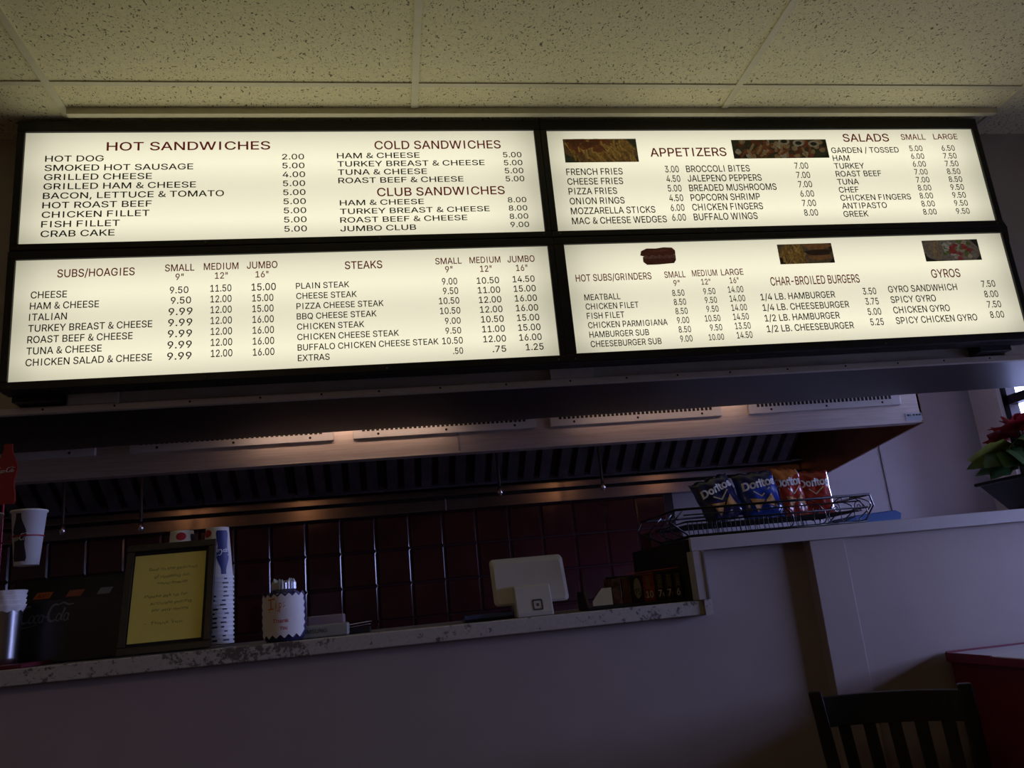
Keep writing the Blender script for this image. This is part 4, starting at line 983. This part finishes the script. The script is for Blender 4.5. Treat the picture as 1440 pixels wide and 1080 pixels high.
b.add([tp2(u, v, .000) for u, v in O0] + [tp2(u, v, .008) for u, v in O1], [(k, (k + 1) % n, (k + 1) % n + n, k + n) for k in range(n)] + [tuple(range(n, 2 * n))], 0, False)
obj('tablet_shell', b, M_WHITE, tk)
obj('tablet_screen', MB().prism(rrect(.112, .070, .010), tp2, -.0125, -.0102), M_BLACK, tk)
b = MB()
prf = [(2.560, ZT), (2.560, ZT + .012), (2.590, ZT + .092), (2.605, ZT + .096), (2.640, ZT + .080), (2.700, ZT + .015), (2.700, ZT)]
b.prism(prf, lambda u, v, d: (d, u, v), .370, .485)
s2 = obj('stand', b, M_WHITE, tk, bevel=.004)
def onf(u, v): k = (v) / .080; return (.4375 + u, 2.5600 + .030 * k - .0012, ZT + .012 + v)
lgf = Flat()
O = rrect(.0165, .0165, .005); I = rrect(.0115, .0115, .003); n = len(O)
lgf.add(O + I, [(k, (k + 1) % n, (k + 1) % n + n, k + n) for k in range(n)]); lgf.poly(rrect(.0042, .0042, .001))
flat_obj('square_logo', lgf.moved(0, .022), onf, mat('dark_grey_print', (.05, .05, .04), rough=.6), s2)
dr = thing('cash_tray', 'dark blue flat tray with a front edge coloured as blue-lit left of the tablet register', 'tray', (.30, 2.68, ZT))
obj('tray_body', MB().box(.215, .368, 2.620, 2.78, ZT, ZT + .022), M_TRAY, dr, bevel=.005)
obj('tray_lip', MB().box(.213, .368, 2.613, 2.622, ZT + .008, ZT + .020), mat('blue_lit_lip', (.10, .13, .32), rough=.2, metal=.3), dr, bevel=.002)  # blue light along the lip is put into its colour

# ---------------------------------------------------------------- packet rack at the end of the counter
rk = thing('packet_rack', 'low black display rack holding upright numbered packets at the end of the counter', 'display rack', (.78, 2.62, ZT))
obj('tray', MB().box(.598, .918, 2.575, 2.72, ZT, ZT + .010), M_BLACK, rk, bevel=.002)
obj('back', MB().box(.700, .918, 2.705, 2.72, ZT + .010, ZT + .098), M_BLACK, rk)
obj('side', MB().prism([(2.58, ZT + .01), (2.72, ZT + .01), (2.72, ZT + .06), (2.62, ZT + .06)], lambda u, v, d: (d, u, v), .598, .604), M_BLACK, rk)
obj('top_rail', MB().tube([(.728, 2.585, ZT + .100), (.912, 2.585, ZT + .107)], .0012, 6), mat('red_rail', (.45, .05, .03), rough=.35), rk)
cd = MB().prism([(.618, ZT + .012), (.682, ZT + .012), (.682, ZT + .064), (.652, ZT + .064), (.640, ZT + .052), (.618, ZT + .026)], lambda u, v, d: (u, d, v), 2.590, 2.594)
tag(obj('price_card', cd, mat('pale_yellow_card', (.60, .56, .36), rough=.7, var=.03)), 'pale yellow card with a slanted corner at the left end of the packet rack', 'card')
PK = [(.686, .031, .090, (.10, .045, .02), None, 'brown patterned packet next to the pale card in the rack'),
      (.718, .030, .092, (.09, .035, .015), None, 'brown patterned packet, second from the pale card in the rack'),
      (.749, .038, .094, (.012, .010, .008), '95', 'black packet with a pale oval tag in the rack'),
      (.788, .040, .098, (.20, .035, .010), '10', 'rust orange packet numbered 10 in the rack'),
      (.829, .030, .100, (.020, .012, .010), '75', 'dark packet numbered 75 right of the rust orange one'),
      (.860, .029, .101, (.018, .010, .010), '75', 'dark packet numbered 75, left of the one numbered 6'),
      (.890, .025, .102, (.014, .010, .010), '6', 'dark packet numbered 6 at the right end of the rack')]
for k, (x, w, hh, col, num, lab) in enumerate(PK):
    t = thing('packet', lab, 'packet', (x + w / 2, 2.64, ZT + .010), 'numbered packets in the rack')
    m_ = mat('packet_print_%d' % k, col, rough=.4, var=.9 if num is None else .35, scale=70)
    pb = obj('pack', MB().box(x, x + w - .0015, 2.592, 2.70, ZT + .0103, ZT + hh), m_, t, bevel=.002)
    tcol = mat('packet_tan_print', (.55, .48, .38), rough=.6)
    if num == '95':
        g = Flat(); g.poly([(x + w / 2 + .0115 * math.cos(a * PI / 12), ZT + .054 + .032 * math.sin(a * PI / 12)) for a in range(24)])
        flat_obj('oval_tag', g, lambda u, v: (u, 2.5913, v), mat('pale_tag', (.26, .24, .16), rough=.6), pb)
        q = text('95', .01); g = q.moved(x + .010, ZT + .034, .017 / q.size()[1], .019)
        flat_obj('number', g, lambda u, v: (u, 2.5908, v), M_INK, pb)
    elif num:
        q = text(num[0] if num == '75' else num, .02); ww = .024 if num == '10' else .012
        g = q.moved(x + .006, ZT + .022, ww / q.size()[1], .020)
        if num == '75': g.join(text('5').moved(x + .0195, ZT + .022, .006 / text('5').size()[1], .011))
        flat_obj('number', g, lambda u, v: (u, 2.5912, v), tcol, pb)
        g = Flat(); rr = random.Random(k)
        for i in range(7): g.ribbon([(x + .007, ZT + .050 + i * .0058), (x + .013, ZT + .052 + i * .0058 + .004 * rr.random()), (x + .021, ZT + .049 + i * .0058)], .002)
        flat_obj('upright_name', g, lambda u, v: (u, 2.5912, v), mat('packet_gold_print', (.26, .20, .08), rough=.6), pb)

# ---------------------------------------------------------------- wire basket with crisp bags on the ledge
ZL = 1.2685
wb = thing('wire_basket', 'black scrolled wire basket on the raised ledge', 'basket', (1.25, 2.70, ZL))
bx0, bx1, by0, by1 = .950, 1.565, 2.545, 2.84
tx0, tx1, ty0, ty1, tz = .905, 1.585, 2.525, 2.90, ZL + .092
obj('base_frame', MB().tube([(bx0, by0, ZL + .006), (bx1, by0, ZL + .006), (bx1, by1, ZL + .006), (bx0, by1, ZL + .006)], .0055, 8, closed=True), M_WIRE, wb)
b = MB()
for k in range(1, 14): y = by0 + (by1 - by0) * k / 14; b.tube([(bx0 - .008, y, ZL + .044), (bx1 + .008, y, ZL + .044)], .002, 5)
obj('base_wires', b, M_WIRE, wb)
n = 38
for k in range(n + 1):
    x = bx0 + (bx1 - bx0) * k / n
    if k < 24 or k % 3 == 0: obj('upright_wire', MB().tube([(x, by0, ZL + .006), (x - .004, by0 - .004, ZL + .030), (x - .006, by0 - .010, ZL + .052)], .0015, 5), M_WIRE, wb)
    if k % 2: obj('upright_wire', MB().tube([(x, by1, ZL + .006), (x, by1 + .01, ZL + .052)], .0013, 4), M_WIRE, wb)
b = MB().tube([(bx0 - .012, by0 - .010, ZL + .052), (bx1 + .012, by0 - .010, ZL + .052), (bx1 + .012, by1 + .01, ZL + .052), (bx0 - .012, by1 + .01, ZL + .052)], .003, 6, closed=True)
obj('middle_rail', b, M_WIRE, wb)
b = MB().tube([(tx0, ty0, tz), (tx1, ty0, tz), (tx1, ty1, tz), (tx0, ty1, tz)], .0042, 8, closed=True)
b.tube([(tx0 + .03, ty0 + .012, tz - .018), (tx1 - .03, ty0 + .012, tz - .018)], .0025, 6)
obj('top_rim', b, M_WIRE, wb)
def scroll(p0, p1, turns, r0, plane, n=26, flip=1):
    """S-curve wire from p0 up to p1 ending in a curl"""
    P = []
    for i in range(n + 1):
        t_ = i / n; a = turns * 2 * PI * t_
        r = r0 * (1 - .75 * t_)
        P.append((plane(p1[0] + flip * r * math.cos(a), p1[1] + r * math.sin(a))))
    return [plane(*p0)] + P
for yy in (by0 - .008, by1 + .005):
    for x, fl in ((bx1 - .02, 1), (bx1 - .10, -1), (bx1 - .17, 1), (bx0 + .33, 1)) if yy < 2.7 else ((bx1 - .02, 1), (bx0 + .05, -1)):
        pln = lambda u, v: (u, yy, v)
        obj('scroll_wire', MB().tube([pln(x + fl * .03 * math.sin(i * PI / 10 * 1.3) * (1.1 - .02 * i), ZL + .008 + .045 * (1 - math.cos(i * PI / 10)) * .9) for i in range(13)], .002, 5), M_WIRE, wb)
        obj('scroll_wire', MB().tube([pln(x + fl * (.018 * math.cos(a * .45) * (1 - a / 26)), ZL + .055 + .022 * math.sin(a * .45) * (1 - a / 26)) for a in range(22)], .0018, 5), M_WIRE, wb)
for x_, s_ in ((bx1, 1), (bx0, -1)):
    for y in (by0 + .04, by0 + .15, by1 - .03):
        obj('scroll_wire', MB().tube([(x_ + s_ * (.045 * math.sin(i * PI / 12)), y + .03 * math.sin(i * PI / 6), ZL + .006 + (tz - ZL - .006) * i / 12) for i in range(13)], .0022, 5), M_WIRE, wb)
for cx_, cy_, ex, ey in ((bx0, by0, tx0, ty0), (bx1, by0, tx1, ty0), (bx1, by1, tx1, ty1), (bx0, by1, tx0, ty1)):
    obj('scroll_wire', MB().tube([(cx_, cy_, ZL + .006), (cx_ + (ex - cx_) * 1.5, cy_ + (ey - cy_) * .8, ZL + .055), (ex, ey, tz)], .003, 6), M_WIRE, wb)


def chip_bag(label, x, y, z, w, h, base_m, top_m, chip, rz=0, ry=0, rx=-.18, seed=0, shift=0):
    t = thing('crisp_bag', label, 'bag', (0, 0, 0), 'crisp bags in the wire basket')
    rnd = random.Random(seed); nu, nv = 22, 26; d = .032
    def surf(u, v, side):       # u,v in -1..1
        u = max(-1, min(1, u)); v = max(-1, min(1, v))
        pu = max(0, 1 - u ** 4); pv = max(0, 1 - abs(v) ** 5)
        k = d * (pu * pv) ** .6
        wr = .0035 * math.sin(9 * u + 3 * v + seed) * math.sin(7 * v + seed) * (pu * pv) + .003 * math.sin(26 * u + seed) * max(0, abs(v) - .55)
        pin = 1 - .06 * (1 - abs(v)) ** .5 - .03 * math.cos(v * 9 + seed) * .5
        return (u * w / 2 * pin, side * k + wr * (1 if side else 1), v * h / 2 + .003 * math.sin(u * 11 + seed) * (abs(v) > .9))
    b = MB()
    for side in (-1, 1):
        vs_ = [surf(-1 + 2 * i / nu, -1 + 2 * j / nv, side) for j in range(nv + 1) for i in range(nu + 1)]
        fs_ = [(j * (nu + 1) + i, j * (nu + 1) + i + 1, (j + 1) * (nu + 1) + i + 1, (j + 1) * (nu + 1) + i) for j in range(nv) for i in range(nu)]
        for f_ in fs_:
            j = f_[0] // (nu + 1); b.add([], []); 
        n0 = len(b.v); b.v += vs_
        for f_ in fs_:
            j = f_[0] // (nu + 1); i = f_[0] % (nu + 1)
            b.f.append([q + n0 for q in f_]); b.s.append(True); b.m.append(1 if j >= nv * .74 + 2.0 * math.sin(i * .3 + seed) else 0)
    pk = obj('bag_body', b, [base_m, top_m], t)
    def onb(eps):
        def fn(u, v):
            q = surf(u / (w / 2), v / (h / 2), -1); return (q[0], q[1] - eps, q[2])
        return fn
    q = text('Doritos', .032); g = q.moved(-w * .42 + shift, h * .09, w * .84 / q.size()[1], h * .15, 0, .0)
    g.v = [(x_, y_ + .10 * (x_ + w * .4)) for x_, y_ in g.v]
    flat_obj('brand_lettering', g, onb(.0022), M_WHITEP, pk)
    g = Flat(); g.ribbon([(-w * .20, h * .05), (-w * .02, -h * .06), (w * .22, h * .10)], w * .03)
    flat_obj('triangle_print', g, onb(.002), mat('pale_gold_print', (.55, .45, .25), rough=.5), pk)
    if chip:
        g = Flat()
        for cx_, cy_, s_, a_ in ((-.17, -.20, .20, .35), (.17, -.18, .19, 1.25)):
            pts = [(w * cx_ + w * s_ * math.cos(a_ + k * 2 * PI / 3), h * cy_ + w * s_ * math.sin(a_ + k * 2 * PI / 3)) for k in range(3)]
            fine = []
            for k in range(3):
                for i in range(5): fine.append((pts[k][0] + (pts[(k + 1) % 3][0] - pts[k][0]) * i / 5, pts[k][1] + (pts[(k + 1) % 3][1] - pts[k][1]) * i / 5))
            c_ = (sum(p[0] for p in fine) / 15, sum(p[1] for p in fine) / 15)
            mid = [((p[0] + c_[0]) / 2, (p[1] + c_[1]) / 2) for p in fine]
            g.add(fine + mid + [c_], [(k, (k + 1) % 15, 15 + (k + 1) % 15, 15 + k) for k in range(15)] + [(15 + k, 15 + (k + 1) % 15, 30) for k in range(15)])
        flat_obj('chip_picture', g, onb(.0016), M_CHIP, pk)
    t.rotation_euler = (rx, ry, rz); t.location = (x, y, z)
    return t
zb = ZL + .047
chip_bag('navy crisp bag slumped to the left at the left end of the basket', 1.125, 2.695, zb + .084, .155, .162, M_BAGNAVY, M_BAGNAVY, True, .10, -.26, -.22, 1)
chip_bag('bright blue crisp bag with two tortilla chips pictured, second from the left in the basket', 1.277, 2.70, zb + .087, .160, .174, M_BAGBLUE, M_BAGNAVY, True, .05, -.05, -.18, 2)
chip_bag('orange and red crisp bag leaning between the blue bag and the red bag', 1.408, 2.735, zb + .090, .130, .182, M_BAGRED, M_BAGORANGE, True, .25, .03, -.16, 3, -.012)
chip_bag('dark red crisp bag at the right end of the basket', 1.517, 2.765, zb + .085, .142, .170, M_BAGRED, M_BAGRED, False, -.08, .05, -.16, 4)
t = tag(obj('lid_box', MB().prism([(1.655, ZL), (1.860, ZL), (1.872, ZL + .040), (1.850, ZL + .052), (1.70, ZL + .046), (1.640, ZL + .026)], lambda u, v, d: (u, d, v), 2.80, 2.98), M_BLUEBOX, bevel=.003), 'flat blue box lying on the ledge right of the wire basket', 'box')
t = tag(obj('small_box', MB().box(.958, 1.09, 2.985, 3.10, ZL, ZL + .062), mat('dark_red_box', (.09, .012, .012), rough=.5), bevel=.003), 'small dark red box on the ledge behind the left end of the basket', 'box')

# ---------------------------------------------------------------- poinsettia
pn = thing('potted_poinsettia', 'red poinsettia with dark leaves in a black square pot on the ledge', 'plant', (2.41, 2.74, ZL))
pxx, pyy = 2.41, 2.74
b = MB(); q0 = [(-.115, -.115), (.115, -.115), (.115, .115), (-.115, .115)]
r0, r1 = .62, 1.22
b.hexa([(pxx + u * r0, pyy + v * r0, ZL) for u, v in q0] + [(pxx + u * r1, pyy + v * r1, ZL + .125) for u, v in q0])
b.hexa([(pxx + u * 1.30, pyy + v * 1.30, ZL + .118) for u, v in q0] + [(pxx + u * 1.30, pyy + v * 1.30, ZL + .132) for u, v in q0])
obj('pot', b, M_POT, pn, bevel=.004)
obj('soil', MB().box(pxx - .12, pxx + .12, pyy - .12, pyy + .12, ZL + .128, ZL + .134), M_SOIL, pn)
rnd = random.Random(11)
def leaf(mb, base, az, el, L, W, droop, mi=0, toothed=False, roll=0):
    n = 8; d = Vector((math.cos(az) * math.cos(el), math.sin(az) * math.cos(el), math.sin(el))); s = Vector((-math.sin(az), math.cos(az), 0)); u = s.cross(d)
    s, u = s * math.cos(roll) + u * math.sin(roll), u * math.cos(roll) - s * math.sin(roll)
    rows = []; p = Vector(base)
    for i in range(n + 1):
        t_ = i / n
        wv = W * math.sin(PI * min(1, t_ * .96 + .04)) ** .8 * (1 - .35 * t_) * (1 + (.22 if toothed and i in (3, 5) else 0))
        c = Vector(base) + d * L * t_ - Vector((0, 0, 1)) * droop * L * t_ * t_
        rows += [c - s * wv + u * wv * .25, c, c + s * wv + u * wv * .25]
    mb.add(rows, [(3 * i + k, 3 * i + k + 1, 3 * i + k + 4, 3 * i + k + 3) for i in range(n) for k in range(2)], mi, True)
stm = MB(); lf = MB(); br = MB()
heads = [(-.05, -.03, .312), (.09, .02, .325), (.01, .09, .30), (.15, -.06, .29), (-.02, .0, .27)]
for hx, hy, hz in heads:
    bs_ = (pxx + hx * .25, pyy + hy * .25, ZL + .13); tp_ = (pxx + hx, pyy + hy, ZL + hz)
    stm.tube([bs_, ((bs_[0] + tp_[0]) / 2 + .01, (bs_[1] + tp_[1]) / 2, (bs_[2] + tp_[2]) / 2), tp_], .005, 6)
for i, (hx, hy, hz) in enumerate(heads[:4]):
    for k in range(11):
        az = k * 2 * PI / 11 + rnd.random() * .3 + i; ring = k % 2
        leaf(br, (pxx + hx, pyy + hy, ZL + hz + .01 * ring), az, (.25 + .45 * ring) + .2 * rnd.random(), .115 - .03 * ring, .040, .30, 0, True, rnd.uniform(-.7, .7))
for i in range(46):
    hx, hy, hz = heads[i % 5]; f_ = .25 + .6 * rnd.random()
    base = (pxx + hx * (.3 + .7 * f_), pyy + hy * (.3 + .7 * f_), ZL + .13 + (hz - .14) * f_)
    leaf(lf, base, rnd.random() * 2 * PI, .1 + .5 * rnd.random(), .10 + .06 * rnd.random(), .042, .65, 1 if i % 6 == 0 else 0, True, rnd.uniform(-.9, .9))
for az, el, L, mi in ((PI + .1, .15, .24, 1), (PI + .35, -.02, .23, 0), (PI - .2, .0, .20, 0), (PI + .6, -.1, .20, 0), (PI + .15, -.35, .17, 0), (PI - .3, -.2, .17, 0), (PI + .9, -.1, .19, 0)):
    leaf(lf, (pxx - .07, pyy - .02, ZL + .225), az, el, L, .050, .25, mi, True, rnd.choice((-.8, .8, -1.1)))
obj('stems', stm, M_LEAF, pn); obj('leaves', lf, [M_LEAF, M_LEAFY], pn, fix=False)
o = obj('bracts', br, M_BRACT, pn, fix=False); o['label'] = 'red flower bracts'

# ---------------------------------------------------------------- black slat-back chair and red cabinet in the dining room
ch = thing('dining_chair', 'black wooden dining chair with a slatted back in front of the half wall', 'chair', (0, 0, 0))
# chair frame: x across, seat towards -y, built upright then reclined in the back parts
sw, top, seatz = .184, .80, .44
def back_pt(x, z, dy_=0):
    k = (z - seatz) / (top - seatz); curve = .050 * (1 - (x / sw) ** 2)
    return (x * (1.0 - .16 * (1 - k)), .02 + .17 * max(0, k) ** 1.3 + curve * k + dy_, z)
for s_ in (-1, 1):
    b = MB()
    pts = [(s_ * .165, .06, 0.0), (s_ * .168, .02, .22), (s_ * .172, .015, seatz), back_pt(s_ * sw, .55), back_pt(s_ * sw, .68), back_pt(s_ * sw, top + .014)]
    vs_ = []
    for (x, y, z) in pts:
        for du, dv in ((-.017, -.013), (.017, -.013), (.017, .013), (-.017, .013)): vs_.append((x + du, y + dv, z))
    n = len(pts)
    b.add(vs_, [(i * 4 + k, i * 4 + (k + 1) % 4, (i + 1) * 4 + (k + 1) % 4, (i + 1) * 4 + k) for i in range(n - 1) for k in range(4)] + [(3, 2, 1, 0), tuple((n - 1) * 4 + k for k in range(4))])
    obj('back_post', b, M_WOOD, ch, bevel=.004)
    b = MB().hexa([(s_ * .180 - .016, -.385, 0), (s_ * .180 + .016, -.385, 0), (s_ * .180 + .016, -.353, 0), (s_ * .180 - .016, -.353, 0), (s_ * .180 - .02, -.39, seatz - .02), (s_ * .180 + .02, -.39, seatz - .02), (s_ * .180 + .02, -.35, seatz - .02), (s_ * .180 - .02, -.35, seatz - .02)])
    obj('leg', b, M_WOOD, ch, bevel=.003)
def rail(z0, z1, th, xin):
    b = MB(); n = 14; vs_ = []
    for i in range(n + 1):
        x = -xin + 2 * xin * i / n
        for z, dy_ in ((z0, -th), (z1, -th), (z1, th), (z0, th)):
            p = back_pt(x, z, dy_); vs_.append(p)
    b.add(vs_, [(i * 4 + k, (i + 1) * 4 + k, (i + 1) * 4 + (k + 1) % 4, i * 4 + (k + 1) % 4) for i in range(n) for k in range(4)] + [(0, 1, 2, 3), tuple(n * 4 + k for k in (3, 2, 1, 0))])
    return b
obj('top_rail', rail(top - .070, top, .009, sw - .012), M_WOOD, ch, bevel=.003)
obj('lower_rail', rail(seatz + .03, seatz + .065, .009, sw - .012), M_WOOD, ch, bevel=.002)
for k in range(5):
    x = -.13 + .065 * k; w_ = .016
    b = MB(); vs_ = []
    for z in (seatz + .055, .58, .66, top - .06):
        for dx_, dy_ in ((-w_, -.006), (w_, -.006), (w_, .006), (-w_, .006)):
            p = back_pt(x + dx_, z, dy_); vs_.append(p)
    b.add(vs_, [(i * 4 + q, i * 4 + (q + 1) % 4, (i + 1) * 4 + (q + 1) % 4, (i + 1) * 4 + q) for i in range(3) for q in range(4)] + [(3, 2, 1, 0), (12, 13, 14, 15)])
    obj('slat', b, M_WOOD, ch)
obj('seat', MB().hexa([(-.185, .03, seatz - .025), (-.205, -.40, seatz - .025), (.205, -.40, seatz - .025), (.185, .03, seatz - .025), (-.185, .03, seatz + .012), (-.205, -.40, seatz + .012), (.205, -.40, seatz + .012), (.185, .03, seatz + .012)]), M_WOOD, ch, bevel=.01)
ch.rotation_euler = (0, 0, -.451)
ch.location = (1.197, 1.965, 0)

cbn = thing('waste_cabinet', 'dark red cabinet with a top coloured as window-lit standing against the half wall at the right', 'cabinet', (2.2, 2.1, 0))
obj('body', MB().box(1.722, 2.75, 1.45, 2.490, 0, .825), M_BOOTH, cbn, bevel=.003)
obj('top', MB().box(1.716, 2.76, 1.44, 2.487, .8255, .8425), M_BOOTHTOP, cbn, bevel=.0015)  # window light on the red cabinet's top, put into a pale colour
b = MB().box(1.709, 1.716, 2.287, 2.49, .818, .8445).box(1.709, 1.716, 1.44, 2.287, .818, .8405).box(1.716, 2.76, 2.487, 2.496, .818, .8470)
obj('edge_trim', b, mat('dark_red_edge', (.18, .012, .03), rough=.4), cbn)
